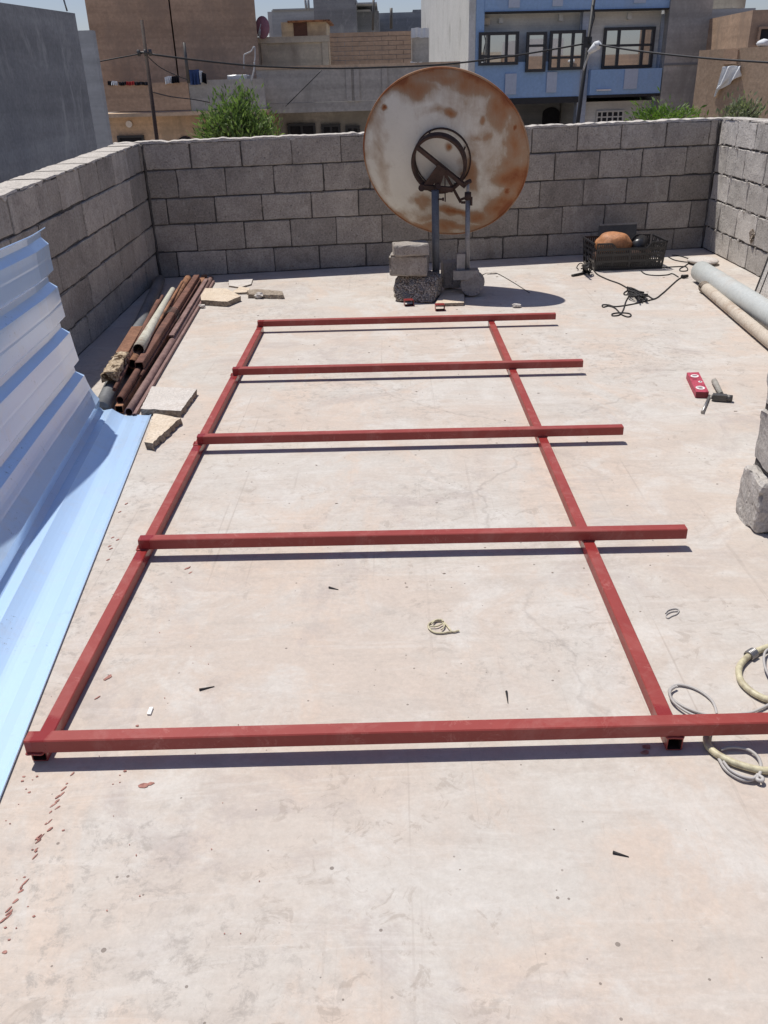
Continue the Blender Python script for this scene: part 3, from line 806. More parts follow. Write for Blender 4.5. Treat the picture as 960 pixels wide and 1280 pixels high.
for x, y, rx, ry, s in blobs:
    cx, cy = dish_px(x, y); ex, _ = dish_px(x + rx, y); _, ey = dish_px(x, y - ry)
    bl.append((cx, cy, max(1e-3, ex - cx), max(1e-3, ey - cy), s))
bm = bmesh.new(); lay = bm.verts.layers.float.new('rust')
NR, NA = 56, 176
def dish_surf(rr, a, thick):
    return dc + DX * (RX * rr * cos(a)) + DU * (RZ * rr * sin(a)) + DN * (DEP * (1 - rr * rr) + thick)
def rust_at(x, y, rr):
    v = 0.02
    wv = noise.noise_vector((x * 3.1, y * 3.1, 2.0)) * 0.10 + noise.noise_vector((x * 8.5, y * 8.5, 5.0)) * 0.055
    x0_, y0_ = x, y; x += wv.x; y += wv.y
    for cx, cy, ex, ey, s in bl:
        q = ((x - cx) / ex) ** 2 + ((y - cy) / ey) ** 2 if s < 1.1 else ((x0_ - cx) / ex) ** 2 + ((y0_ - cy) / ey) ** 2
        if q < 9: v = max(v, s * math.exp(-0.75 * q)) if s < 1.1 else max(v, s * math.exp(-q))
    v += 0.35 * max(0.0, (rr - 0.93) / 0.07)
    return v
centre = {}
for th in (0.0, -0.004):
    rings = []
    for i in range(1, NR + 1):
        rr = i / NR; row = []
        for k in range(NA):
            a = 2 * pi * k / NA
            v = bm.verts.new(dish_surf(rr, a, th)); v[lay] = rust_at(rr * cos(a), rr * sin(a), rr); row.append(v)
        rings.append(row)
    c = bm.verts.new(dish_surf(0, 0, th))
    for k in range(NA): bm.faces.new((c, rings[0][k], rings[0][(k + 1) % NA]))
    for a_, b_ in zip(rings, rings[1:]):
        for k in range(NA): bm.faces.new((a_[k], b_[k], b_[(k + 1) % NA], a_[(k + 1) % NA]))
    centre[th] = rings[-1]
for k in range(NA):
    k2 = (k + 1) % NA
    bm.faces.new((centre[0.0][k], centre[-0.004][k], centre[-0.004][k2], centre[0.0][k2]))
refl = obj('reflector', bm, 'dish', dish, True)
# rolled rim
bm = bmesh.new(); lay = bm.verts.layers.float.new('rust')
pts_ = [dc + DX * ((RX + 0.003) * cos(a)) + DU * ((RZ + 0.003) * sin(a)) + DN * -0.004 for a in [2 * pi * k / 140 for k in range(141)]]
cable(bm, pts_, 0.0075, 1, 8, 0, False)
for v in bm.verts:
    ang = atan2((v.co - dc).dot(DU), (v.co - dc).dot(DX)); v[lay] = 0.75 + 0.5 * noise.noise((cos(ang) * 2.5, sin(ang) * 2.5, 1))
obj('rim', bm, 'dish', refl, True)
# mounting ring: two flat hoops
OFF = DEP + 0.035
def hoop(bm, c, rx, rz, w, t):
    n = 72; rows = []
    for k in range(n):
        a = 2 * pi * k / n; q = []
        for dr, dn in ((0, 0), (t, 0), (t, w), (0, w)):
            q.append(bm.verts.new(c + DX * ((rx - dr) * cos(a)) + DU * ((rz - dr) * sin(a)) + DN * dn))
        rows.append(q)
    for k in range(n):
        a_, b_ = rows[k], rows[(k + 1) % n]
        for j in range(4): bm.faces.new((a_[j], b_[j], b_[(j + 1) % 4], a_[(j + 1) % 4]))
rc = dpt(549.5, 202.5, OFF)
bm = bmesh.new(); hoop(bm, rc, 0.208, 0.226, 0.05, 0.022)
hoop(bm, rc + DX * 0.014 + DN * -0.055, 0.216, 0.234, 0.014, 0.009)
for a in (0.4, 1.9, 3.5, 5.2):
    p = rc + DX * (0.203 * cos(a)) + DU * (0.220 * sin(a)); tube(bm, p - DN * 0.07, p + DN * 0.035, 0.006, seg=8)
obj('mounting_ring', bm, 'dark_iron', dish, True)
bm = bmesh.new()
def bar(bm, p0, p1, w, t):
    p0, p1 = Vector(p0), Vector(p1); d = (p1 - p0).normalized(); n = DN; s = d.cross(n).normalized()
    vs = []
    for p in (p0, p1):
        for a, b in ((-w, -t), (w, -t), (w, t), (-w, t)): vs.append(bm.verts.new(p + s * a / 2 + n * b / 2))
    for idx in ((0, 1, 2, 3), (7, 6, 5, 4), (0, 4, 5, 1), (1, 5, 6, 2), (2, 6, 7, 3), (3, 7, 4, 0)): bm.faces.new([vs[i] for i in idx])
bar(bm, dpt(521, 183.5, OFF + .045), dpt(582, 233, OFF + .045), 0.030, 0.026)
obj('brace', bm, 'dark_iron', dish)
bm = bmesh.new()
bar(bm, dpt(552, 208, OFF + .062), dpt(534, 233, OFF + .062), 0.062, 0.014)
bar(bm, dpt(554, 211, OFF + .066), dpt(545, 236, OFF + .066), 0.045, 0.01)
bar(bm, dpt(529, 234, OFF + .07), dpt(566, 237, OFF + .07), 0.038, 0.018)
tube(bm, dpt(527, 235, OFF + .085), dpt(527, 235, OFF - .02), 0.026, seg=10)
tube(bm, dpt(548, 233, OFF + .09), dpt(548, 233, OFF), 0.022, seg=6)
obj('pivot_bracket', bm, 'dark_iron', dish)
bm = bmesh.new()
bar(bm, dpt(554, 213, OFF + .05), dpt(576, 253, OFF + .05), 0.018, 0.012)
bar(bm, dpt(556, 212, OFF + .055), dpt(556.5, 252, OFF + .055), 0.008, 0.008)
bar(bm, dpt(575, 250, OFF + .06), dpt(587, 245, OFF + .06), 0.014, 0.014)
obj('adjuster', bm, 'dark_iron', dish)
# main post
pt_ = W(544, 238, 6.74); pb = Vector((pt_.x + 0.012, 6.79, 0.0))
bm = bmesh.new(); tube(bm, pb, pt_, 0.029, seg=18)
post = obj('post', bm, 'grey_pole', dish)
bm = bmesh.new(); q = W(546, 249, 6.73)
tube(bm, q, q + Vector((0.05, -0.01, 0)), 0.007, seg=6); tube(bm, q + Vector((0.04, -0.01, 0)), q + Vector((0.054, -0.01, 0)), 0.013, seg=6)
obj('clamp_bolt', bm, 'dark_iron', post)
# second, telescopic leg
st = W(585, 229, 6.70); sb = W(584, 351, 6.70)
bm = bmesh.new()
tube(bm, sb, st.lerp(sb, 0.13), 0.0185, seg=14)
tube(bm, st.lerp(sb, 0.12), st, 0.012, seg=12)
leg = obj('strut', bm, 'galv', dish)
bm = bmesh.new(); q = st.lerp(sb, 0.15)
tube(bm, q + Vector((0, 0, 0.045)), q - Vector((0, 0, 0.01)), 0.025, seg=12)
box(bm, (q.x + 0.02, q.y - 0.015, q.z - 0.05), (q.x + 0.034, q.y + 0.015, q.z + 0.01))
box(bm, (q.x - 0.05, q.y - 0.015, q.z - 0.035), (q.x - 0.02, q.y + 0.015, q.z - 0.02))
obj('collar', bm, 'dark_iron', leg)
bm = bmesh.new(); tube(bm, st + Vector((-0.02, -0.01, 0.0)), st + Vector((0.02, 0.01, 0.015)), 0.016, seg=10)
obj('pivot', bm, 'dark_iron', leg)
# the foot: angle plate, socket tube and concrete lump
bm = bmesh.new()
fa = sb.copy()
box(bm, (fa.x - 0.115, fa.y - 0.055, 0.185), (fa.x + 0.085, fa.y + 0.055, 0.203))
box(bm, (fa.x - 0.115, fa.y - 0.067, 0.135), (fa.x + 0.085, fa.y - 0.056, 0.205))
box(bm, (fa.x - 0.085, fa.y - 0.03, 0.204), (fa.x - 0.02, fa.y + 0.03, 0.325))
obj('foot_plate', bm, 'galv', dish)
bm = bmesh.new()
tube(bm, (fa.x + 0.03, fa.y - 0.07, 0.10), (fa.x + 0.06, fa.y + 0.10, 0.085), 0.088, seg=22)
obj('foot_weight', bm, 'block', dish)

# weights around the posts
bm = bmesh.new()
c = F(567, 365)
xf = Matrix.Translation((c.x - 0.01, c.y + 0.03, 0.108 + 0.03)) @ Matrix.Rotation(0.18, 4, 'Z')
rough_box(bm, (0.17, 0.12, 0.205), xf, (8, 6, 8), 0.01, 0.003, 14, 0, 2.0)
tag(obj('concrete_block', bm, 'block'), 'small upright grey block standing on the pale tile under the dish', 'block', 'concrete blocks at the foot of the dish')
bm = bmesh.new()
pp = [F(544, 380, .02), F(580, 379, .02), F(580, 362, .02), F(556, 360, .02)]
prism(bm, [(p.x, p.y) for p in pp], 0.001, 0.024, 0, 1, 0.004)
tag(obj('stone_tile', bm, ['stone_warm', 'stone_edge']), 'pale stone tile under the small upright block of the dish', 'stone tile')
def blk(px, py, z0, size, rot, mat, seed, label, tilt_=0.0, amp=0.006, r=0.014, dy=0.0, slope=0.0):
    c = F(px, py, z0); bm = bmesh.new()
    xf = Matrix.Translation((c.x, c.y + size[1] / 2 + dy, z0 + size[2] / 2)) @ Matrix.Rotation(rot, 4, 'Z') @ Matrix.Rotation(tilt_, 4, 'Y')
    rough_box(bm, size, xf, (14, 9, 9), r, amp, 13, 0, seed)
    if slope:
        xi = xf.inverted()
        for v in bm.verts:
            q = xi @ v.co; f_ = max(0.0, 0.5 - q.y / size[1]); q.y += (q.z + size[2] / 2) * slope * f_; v.co = xf @ q
    return tag(obj('concrete_block', bm, mat), label, 'block', 'concrete blocks at the foot of the dish')
blk(523, 379, 0.001, (0.34, 0.34, 0.18), -0.26, 'block_rough', 3.0, 'broken block with gravelly face, lowest of the heap by the dish post', 0.0, 0.014, 0.03, slope=0.75)
blk(512, 346, 0.182, (0.29, 0.24, 0.155), -0.10, 'block', 5.0, 'grey block lying on the gravelly broken block by the dish post', 0.02, 0.006)
blk(514, 322, 0.340, (0.27, 0.19, 0.085), 0.06, 'block', 6.5, 'flat grey block on top of the heap by the dish post', -0.02, 0.005, dy=0.05)

# ------------------------------------------------------------------ heap of rusty tubes by the left wall
PG = 'scrap tubes piled by the left wall'
def pipe_thing(name, label, cat, a, b, za, zb, r, mat, r1=None, wall=0.004, kind='round', h=None):
    pa = F(a[0], a[1], za); pb_ = F(b[0], b[1], zb); bm = bmesh.new()
    if kind == 'round': tube(bm, pa, pb_, r, r1, wall, 16, 0, 1, True, 6)
    elif kind == 'square':
        square_tube(bm, pa, pb_, r * 2, h or r * 2, wall, 0, 1, 8)
    else:
        square_tube(bm, pa, pb_, r * 2, h or r, wall, 0, 0, 8)
    return tag(obj(name, bm, [mat, 'tube_inside']), label, cat, PG)
pipe_thing('flat_bar', 'thin light brown steel bar, outermost of the scrap heap towards the frame', 'steel bar', (168, 519), (267, 352), .012, .012, .010, 'rust_purple', kind='flat', h=0.018, wall=0.004)
pipe_thing('steel_pipe', 'round purplish brown pipe beside the outermost thin bar', 'pipe', (161, 515), (264, 348), .024, .024, .022, 'rust_purple')
pipe_thing('steel_tube', 'long orange brown square tube, third in from the floor side of the heap', 'tube', (149, 512), (256, 346), .026, .026, .021, 'rust_orange', kind='square')
pipe_thing('steel_tube', 'thick brown square tube lying on top of the heap, tied with wire', 'tube', (174, 458), (246, 347),   .092, .076, .024, 'rust', kind='square')
pipe_thing('steel_pipe', 'orange rusted pipe with a split open mouth under the pale pole', 'pipe', (165, 455), (235, 348), .088, .080, .028, 'rust_orange')
pipe_thing('pale_pole', 'tapered whitish pole on top of the scrap heap', 'pole', (173, 437), (216, 362), .135, .11, .035, 'pale_pole', r1=.020)
pipe_thing('steel_pipe', 'thin brown pipe with a white far end, left of the pale pole', 'pipe', (157, 454), (198, 377), .105, .105, .019, 'rust')
pipe_thing('steel_pipe', 'dark rusty pipe low in the heap, mostly hidden under the others', 'pipe', (150, 500), (243, 350), .065, .05, .021, 'rust')
pipe_thing('steel_rod', 'thin dark rod lying in the groove right of the thick square tube', 'rod', (176, 470), (250, 350), .066, .062, .009, 'rust', wall=0)
pipe_thing('steel_rod', 'thin orange rod between the split mouthed pipe and the pale pole', 'rod', (181, 432), (228, 352), .125, .11, .010, 'rust_orange', wall=0)
pipe_thing('angle_bar', 'flat rusty bar laid across the floor side pipes near their far ends', 'steel bar', (214, 420), (258, 349), .058, .056, .016, 'rust_purple', kind='flat', h=0.012)
pipe_thing('steel_rod', 'long thin brown rod along the left flank of the heap, above the dark grey pipe', 'rod', (143, 487), (203, 370), .094, .09, .011, 'rust', wall=0)
# timber with a rotten end
a, b = F(136, 472, .13), F(172, 411, .11)
tim = thing('timber', 'split brown timber with a rotten pale end, leftmost of the scrap heap', 'timber', (a.x, a.y, 0), PG)
mid = a.lerp(b, 0.42)
bm = bmesh.new(); square_tube(bm, mid, b, 0.075, 0.035, 0.012, 0, 0, 8); obj('beam', bm, 'timber', tim)
bm = bmesh.new(); dvec = (mid - a); Lr = dvec.length; s_, u_ = frame_of(dvec); dn_ = dvec.normalized()
c = (a + mid) / 2
xf = Matrix(((dn_.x, s_.x, u_.x, c.x), (dn_.y, s_.y, u_.y, c.y), (dn_.z, s_.z, u_.z, c.z), (0, 0, 0, 1)))
rough_box(bm, (Lr, 0.078, 0.04), xf, (16, 6, 4), 0.006, 0.010, 24, 0, 9.0); obj('rotten_end', bm, 'rotten_wood', tim)
pipe_thing('plastic_pipe', 'fat dark grey pipe in the shade along the foot of the left wall', 'pipe', (127, 512), (200, 350), .044, .044, .043, 'pvc_dark', wall=0)
# wire binding on the square tube
bm = bmesh.new()
p0, p1 = F(174, 458, .105), F(246, 347, .085)
for k in range(5):
    c = p0.lerp(p1, 0.45 + 0.012 * k); s_, u_ = frame_of(p1 - p0)
    pts_ = [c + (s_ * cos(t) + u_ * sin(t)) * 0.0435 + (p1 - p0).normalized() * 0.006 * sin(t * 2 + k) for t in [2 * pi * i / 14 for i in range(15)]]
    cable(bm, pts_, 0.0022, 1, 5)
tag(obj('binding_wire', bm, 'steel_dark'), 'dark wire wound round the thick square tube of the scrap heap', 'wire')

# ------------------------------------------------------------------ stone slabs
def slab(name, label, pxs, h, mat, jit=0.006, z0=0.001, grp='broken stone slabs on the roof floor'):
    bm = bmesh.new(); P = [F(x, y, z0 + h) for x, y in pxs]
    prism(bm, [(p.x, p.y) for p in P], z0, z0 + h, 0, 1, jit)
    return tag(obj(name, bm, [mat, 'stone_edge']), label, 'stone slab', grp)
slab('stone_slab', 'pale grooved stone slab against the near end of the rusty tubes', [(176, 511), (226, 513.5), (246, 486), (190, 483)], 0.034, 'stone')
slab('stone_slab', 'buff broken stone slab at the corner of the blue sheet', [(181, 552), (190, 555), (203, 542), (226, 522), (192, 517), (187, 530)], 0.036, 'stone_warm', 0.009)
slab('stone_slab', 'pale stone slab with a cut groove at the far end of the rusty tubes', [(251.5, 375), (284, 377), (301, 370), (283, 360.5), (249, 360)], 0.04, 'stone_warm', 0.005)
slab('stone_slab', 'flat white stone tile lying nearest the foot of the back wall', [(286, 357), (300, 359), (314, 355), (316, 347.5), (286, 349.5)], 0.012, 'stone', 0.004)
slab('stone_slab', 'long broken sliver of stone, rightmost of the rubble by the back wall', [(312, 368), (354, 369), (353, 364), (322, 361), (309, 363)], 0.03, 'stone_edge', 0.010)
slab('stone_slab', 'thin cracked stone splinter between the rubble sliver and the grooved slab', [(289, 366), (311, 365), (312, 360), (300, 358)], 0.016, 'stone_warm', 0.008)
def stone(px, py, r, label, mat='stone_warm', sd=1.0):
    bm = bmesh.new(); c = F(px, py, r * 0.6); lump(bm, c, r, 0.6, 2, 0, (1.2, 1, 0.7), sd)
    zmin = min(v.co.z for v in bm.verts)
    for v in bm.verts: v.co.z += 0.001 - zmin
    tag(obj('stone_chip', bm, mat), label, 'stone', 'stone chips')
stone(324, 370, 0.032, 'white stone chip in front of the rubble sliver', 'stone', 1)
stone(252, 383, 0.022, 'small stone chip in front of the grooved slab', 'stone', 4)
# smooth round stone in the back right corner
bm = bmesh.new(); c = F(881, 325, 0.04)
g = bmesh.ops.create_uvsphere(bm, u_segments=28, v_segments=12, radius=1.0)
for v in g['verts']:
    k = 1 + 0.08 * noise.noise(v.co * 1.5)
    v.co = Vector((c.x + v.co.x * 0.135 * k, c.y + 0.03 + v.co.y * 0.14 * k, 0.030 + max(-0.95, v.co.z) * 0.030))
tag(obj('round_stone', bm, 'stone', None, True), 'rounded flat pale stone in the far right corner', 'stone')

# ------------------------------------------------------------------ pipes on the right
GP = 'pipes lying along the right wall'
pa, pb_ = F(876, 339, 0.081), F(1010, 425, 0.081)
bm = bmesh.new(); tube(bm, pa, pb_, 0.080, None, 0.005, 30, 0, 1, True, 6)
tag(obj('plastic_pipe', bm, ['pvc', 'tube_inside']), 'thick grey plastic pipe lying by the right wall', 'pipe', GP)
pa, pb_ = F(880, 358, 0.042), F(1010, 466, 0.042)
bm = bmesh.new(); tube(bm, pa, pb_, 0.040, None, 0.004, 24, 0, 1, True, 6)
pp_ = tag(obj('plastic_pipe', bm, ['pipe_pale', 'tube_inside']), 'thin dusty cream pipe beside the thick grey pipe', 'pipe', GP)
bm = bmesh.new(); d = (pb_ - pa).normalized()
for k in range(7):
    c = pa + d * (0.006 + 0.011 * k); s_, u_ = frame_of(d)
    cable(bm, [c + (s_ * cos(t) + u_ * sin(t)) * (0.041 + 0.004 * noise.noise((t, k, 0))) for t in [2 * pi * i / 16 for i in range(17)]], 0.0045, 1, 6)
obj('taped_end', bm, 'stone_edge', pp_)
# thin-framed glass sheet leaning on the right wall
bm = bmesh.new()
g0 = F(943, 370); g1 = WX(960, 338, 2.98); g0.z = 0.003
ln = thing('leaning_pane', 'thin framed pane leaning on the right wall at the edge of the picture', 'pane', g0)
ex = Vector((0.05, -1, 0)).normalized(); upv = Vector((0.10, -0.02, 0.5)).normalized()
nrm_ = ex.cross(upv).normalized()
def pane_box(bm, s0, s1, t0, t1, n0, n1):
    vs = []
    for s_ in (s0, s1):
        for t_ in (t0, t1):
            for n_ in (n0, n1): vs.append(bm.verts.new(g0 + ex * s_ + upv * t_ + nrm_ * n_))
    for idx in ((0, 1, 3, 2), (4, 6, 7, 5), (0, 4, 5, 1), (2, 3, 7, 6), (0, 2, 6, 4), (1, 5, 7, 3)): bm.faces.new([vs[i] for i in idx])
pane_box(bm, 0, 0.012, 0, 0.5, 0, 0.014); pane_box(bm, 0.075, 0.083, 0.0, 0.5, 0, 0.012); pane_box(bm, 0.688, 0.7, 0, 0.5, 0, 0.014); pane_box(bm, 0, 0.7, 0.495, 0.507, 0, 0.014)
obj('edge_frame', bm, 'steel_dark', ln)
bm = bmesh.new(); pane_box(bm, 0.012, 0.688, 0.0, 0.5, 0.003, 0.008); obj('sheet', bm, 'block_sunlit', ln)

# ------------------------------------------------------------------ crate and what lies in it
cr0 = F(743, 339); CW, CD, CH = 0.60, 0.36, 0.235
CA = radians(3.5)
cxf = Matrix.Translation((cr0.x, cr0.y, 0.002)) @ Matrix.Rotation(CA, 4, 'Z')
crate = thing('plastic_crate', 'black slotted plastic crate standing before the back wall', 'crate', (cxf @ Vector((CW / 2, CD / 2, 0))))
bm = bmesh.new()
def cb(bm, lo, hi): box(bm, lo, hi, 0, cxf)
cb(bm, (0, 0, 0), (CW, CD, 0.006)); obj('base', bm, 'black_plastic', crate)
def side(p0, p1, t, nb, name):
    """one slotted wall with flared top: bars between p0 and p1 (local xy)"""
    bm = bmesh.new(); p0, p1 = Vector(p0), Vector(p1); L = (p1 - p0).length; u = (p1 - p0) / L; n = Vector((u.y, -u.x))
    def sb_(s0, s1, z0, z1, o=0.0, th=t):
        for_z = lambda z: 0.022 * z / CH
        vs = []
        for z in (z0, z1):
            for s in (s0, s1):
                for d in (0, -th):
                    q = p0 + u * (s * (1 + 0.0) ) + n * (d + for_z(z) + o); vs.append(bm.verts.new(cxf @ Vector((q.x, q.y, z))))
        for idx in ((0, 1, 3, 2), (4, 6, 7, 5), (0, 4, 5, 1), (2, 3, 7, 6), (0, 2, 6, 4), (1, 5, 7, 3)): bm.faces.new([vs[i] for i in idx])
    dip = lambda s: CH - 0.05 * max(0.0, min(1.0, min((s / L - 0.22) / 0.08, (0.80 - s / L) / 0.08))) if nb > 10 else CH
    rows = [0.0, 0.020, 0.060, 0.078, 0.116, 0.134, 0.160, 0.182]
    for z0, z1 in zip(rows[::2], rows[1::2]): sb_(0.0, L, z0 + 0.007, z1 + 0.007)
    for k in range(nb):
        s = L * (k + 0.5) / nb; z1 = dip(s) - 0.008
        hw = L / nb * (0.30 if nb > 10 else 0.05); sb_(s - hw, s + hw, 0.02, z1, -0.0012, t * 0.5)
    for k in range(5): 
        s = L * k / 4; w = 0.010 if k in (0, 4) else 0.007
        sb_(max(0, s - w), min(L, s + w), 0.006, dip(s) - 0.006, 0.002, t)
    # rim following the dip
    ks = [L * k / 40 for k in range(41)]
    for s0, s1 in zip(ks, ks[1:]):
        vs = []
        for s in (s0, s1):
            z = dip(s)
            for d, zz in ((0.026, z - 0.014), (0.026, z), (0.012, z), (0.012, z - 0.014)):
                q = p0 + u * s + n * d; vs.append(bm.verts.new(cxf @ Vector((q.x, q.y, zz))))
        for j in range(4): bm.faces.new((vs[j], vs[4 + j], vs[4 + (j + 1) % 4], vs[(j + 1) % 4]))
    return obj(name, bm, 'black_plastic', crate)
side((0, 0), (CW, 0), 0.006, 34, 'long_side'); side((CW, CD), (0, CD), 0.006, 34, 'long_side')
side((CW, 0), (CW, CD), 0.006, 3, 'short_side'); side((0, CD), (0, 0), 0.006, 3, 'short_side')
def in_crate(x, y, z): return cxf @ Vector((x, y, z))
bm = bmesh.new(); g = bmesh.ops.create_uvsphere(bm, u_segments=40, v_segments=24, radius=1.0)
for v in g['verts']:
    a = atan2(v.co.y, v.co.x); k = 1 + 0.03 * cos(a * 16) * (1 - abs(v.co.z)) + 0.10 * noise.noise(v.co * 1.8 + Vector((2, 0, 0)))
    v.co = in_crate(0.195 + v.co.x * 0.158 * k, 0.16 + v.co.y * 0.13 * k, 0.200 + v.co.z * 0.100 * k)
tag(obj('leather_bag', bm, 'leather', None, True), 'orange brown rounded leather bundle poking out of the black crate', 'bag')
bm = bmesh.new(); g = bmesh.ops.create_uvsphere(bm, u_segments=30, v_segments=16, radius=1.0)  # dark bundle, enlarged to give the crate a shaded inside
for v in g['verts']:
    k = 1 + 0.16 * noise.noise(v.co * 2.2 + Vector((8, 0, 0)))
    v.co = in_crate(0.29 + v.co.x * 0.25 * k, 0.17 + v.co.y * 0.14 * k, 0.095 + v.co.z * 0.088 * k)
tag(obj('dark_filler_bundle', bm, 'brown_bag', None, True), 'dark brown cloth bundle enlarged to darken the inside of the crate', 'bundle')
bm = bmesh.new(); tube(bm, in_crate(0.39, 0.10, 0.165), in_crate(0.50, 0.30, 0.185), 0.062, 0.058, 0, 20)
tube(bm, in_crate(0.50, 0.30, 0.185), in_crate(0.518, 0.333, 0.188), 0.058, 0.03, 0, 20)
tag(obj('plastic_bottle', bm, 'black_plastic', None, True), 'shiny black bottle in the right half of the crate', 'bottle')
# board leaning behind the crate
bm = bmesh.new()
bc = W(774, 291, 8.08)
bxf = Matrix.Translation((bc.x, 8.105, 0.0)) @ Matrix.Rotation(radians(7), 4, 'Z') @ Matrix.Rotation(radians(-5), 4, 'X')
BH = W(774, 280, 8.1).z; box(bm, (-0.18, 0, 0.002), (0.18, 0.014, BH), 0, bxf)
lb = obj('board', bm, 'board'); tag(lb, 'dark grey board leaning on the back wall behind the crate', 'board')
bm = bmesh.new(); box(bm, (-0.1795, -0.003, BH - 0.012), (0.1795, 0.0125, BH + 0.0025), 0, bxf); obj('edge_strip', bm, 'galv', lb)

# ------------------------------------------------------------------ cables round the crate
def zc(ox, oy, s, pts, h): return [F(ox + a / s, oy + b / s, h) for a, b in pts]
Z1 = lambda pts, h=0.005: zc(680, 300, 5.33, pts, h)
bm = bmesh.new()
cable(bm, Z1([(300, 165), (330, 200), (360, 232), (430, 265), (500, 290), (555, 320)]), 0.0055, 8, 6)
cable(bm, Z1([(640, 350), (690, 370), (735, 392), (790, 355), (840, 310), (895, 262), (935, 242)]), 0.0055, 8, 6)
cable(bm, Z1([(570, 365), (545, 410), (530, 460), (505, 497), (460, 505), (455, 492), (500, 485), (560, 488), (580, 500), (560, 512), (515, 495), (475, 455), (430, 440), (395, 447), (390, 432), (430, 432), (480, 443), (600, 425), (740, 392)]), 0.0048, 8, 6)
cable(bm, Z1([(570, 330), (535, 350), (540, 365), (590, 360)]), 0.005, 8, 6)
R_ = random.Random(4)
for k in range(26):       # the bunched coil
    a0, b0 = R_.uniform(552, 600), R_.uniform(318, 360)
    L_ = [(a0 + t * R_.uniform(60, 100) + R_.uniform(-6, 6), b0 + t * R_.uniform(25, 45) + R_.uniform(-7, 7)) for t in (0, 0.3, 0.65, 1.0)]
    cable(bm, [F(680 + a / 5.33, 300 + b / 5.33, R_.uniform(0.006, 0.05)) for a, b in L_], 0.0062, 4, 6)
cobj = tag(obj('cable', bm, 'black_cable'), 'black cable with a bunched coil on the floor before the crate', 'cable')
bm = bmesh.new(); p = F(680 + 937 / 5.33, 300 + 242 / 5.33, 0.016)
tube(bm, p - Vector((0.025, 0.008, 0)), p + Vector((0.03, 0.012, 0)), 0.016, 0.012, 0, 10); obj('plug', bm, 'black_cable', cobj)
bm = bmesh.new()
cable(bm, Z1([(645, 205), (680, 228), (750, 236), (820, 232), (855, 224), (895, 246)]), 0.0045, 8, 6)
cable(bm, zc(720, 270, 6, [(690, 305), (740, 330), (830, 345), (862, 335), (840, 318), (780, 300), (720, 292)], 0.005), 0.0045, 8, 6)
cable(bm, zc(720, 270, 6, [(862, 338), (820, 372), (780, 395), (785, 412), (830, 410), (835, 390), (800, 378), (640, 386)], 0.005), 0.0045, 8, 6)
tag(obj('cable', bm, 'black_cable'), 'thin dark cable looping on the floor right of the crate', 'cable')
bm = bmesh.new()
for k in range(16):
    b0 = F(732 + R_.uniform(-4, 6), 339 + R_.uniform(-1, 4), 0.006); tp = F(735 + R_.uniform(-2, 3), 331 + R_.uniform(-4, 4), R_.uniform(0.05, 0.11))
    cable(bm, [b0, b0.lerp(tp, 0.5) + Vector((R_.uniform(-.03, .03), R_.uniform(-.03, .03), R_.uniform(0, .03))), tp, tp + Vector((R_.uniform(-.05, .05), R_.uniform(-.04, .04), -R_.uniform(.02, .05)))], 0.0065, 5, 6)
cable(bm, [F(715, 344.5, .01), F(722, 343, .012), F(730, 341, .012)], 0.011, 6, 8)
cable(bm, [F(734, 335, .08), F(726, 329, .07), F(721, 334, .03), F(723, 337, .006)], 0.0045, 6, 6)
tag(obj('cable_bundle', bm, 'black_cable'), 'black clump of tangled cable at the left end of the crate', 'cable')
# thin wire running from the dish foot to its shadow
bm = bmesh.new()
cable(bm, [F(594, 349, .03), F(604, 343, .004), F(613, 341, .003), F(621, 341.5, .004), F(640, 352, .003), F(662, 366, .003)], 0.003, 8, 5)
tag(obj('wire', bm, 'steel_dark'), 'thin wire on the floor trailing from the foot of the dish', 'wire')
bm = bmesh.new(); c = F(614, 341.5, 0.006); lump(bm, c, 0.035, 0.4, 2, 0, (1.4, 0.8, 0.25), 2.0)
tag(obj('stone_chip', bm, 'block'), 'flat grey chip on the thin wire behind the dish shadow', 'stone', 'stone chips')
bm = bmesh.new(); c = F(646, 382, 0.014); lump(bm, c, 0.026, 0.4, 2, 0, (1.5, 0.9, 0.6), 3.0)
tag(obj('stone_chip', bm, 'stone'), 'pale chip lying in the dish shadow behind the last crossbar', 'stone', 'stone chips')

# ------------------------------------------------------------------ red box, hammer, chisel
P4 = [F(869, 497.5), F(885, 498), F(872.3, 472.5), F(857.5, 473)]
bm = bmesh.new(); H_ = 0.034
prism(bm, [(p.x, p.y) for p in P4], 0.001, H_)
rb = tag(obj('red_box', bm, 'card_red'), 'small red printed box lying by the hammer', 'box')
def on_box(s, t, z): 
    a_ = P4[0].lerp(P4[1], s); b_ = P4[3].lerp(P4[2], s); q = a_.lerp(b_, t); return Vector((q.x, q.y, z))
def disc_on(bm, cs, ct, rs, rt, z, h=0.0012, n=20, hole=0.0):
    top = [bm.verts.new(on_box(cs + rs * cos(2 * pi * k / n), ct + rt * sin(2 * pi * k / n), z + h)) for k in range(n)]
    bot = [bm.verts.new(v.co - Vector((0, 0, h))) for v in top]
    bm.faces.new(top)
    for k in range(n): bm.faces.new((top[k], bot[k], bot[(k + 1) % n], top[(k + 1) % n]))
for (cs, ct, rs, rt), inks in (((.5, .80, .34, .075), ((.5, .80, .22, .022),)), ((.72, .50, .16, .04), ((.74, .50, .08, .016),)), ((.48, .20, .36, .085), ((.45, .22, .24, .018), (.5, .165, .18, .014)))):
    bm = bmesh.new(); disc_on(bm, cs, ct, rs, rt, H_); pr_ = obj('print', bm, 'white', rb)
    for q in inks:
        bm = bmesh.new(); disc_on(bm, *q, H_ + 0.0012); obj('lettering', bm, 'ink', pr_)
bm = bmesh.new()
a_, b_ = on_box(0.02, 0, 0), on_box(0.98, 0, 0); n_ = Vector((b_.y - a_.y, -(b_.x - a_.x), 0)).normalized()
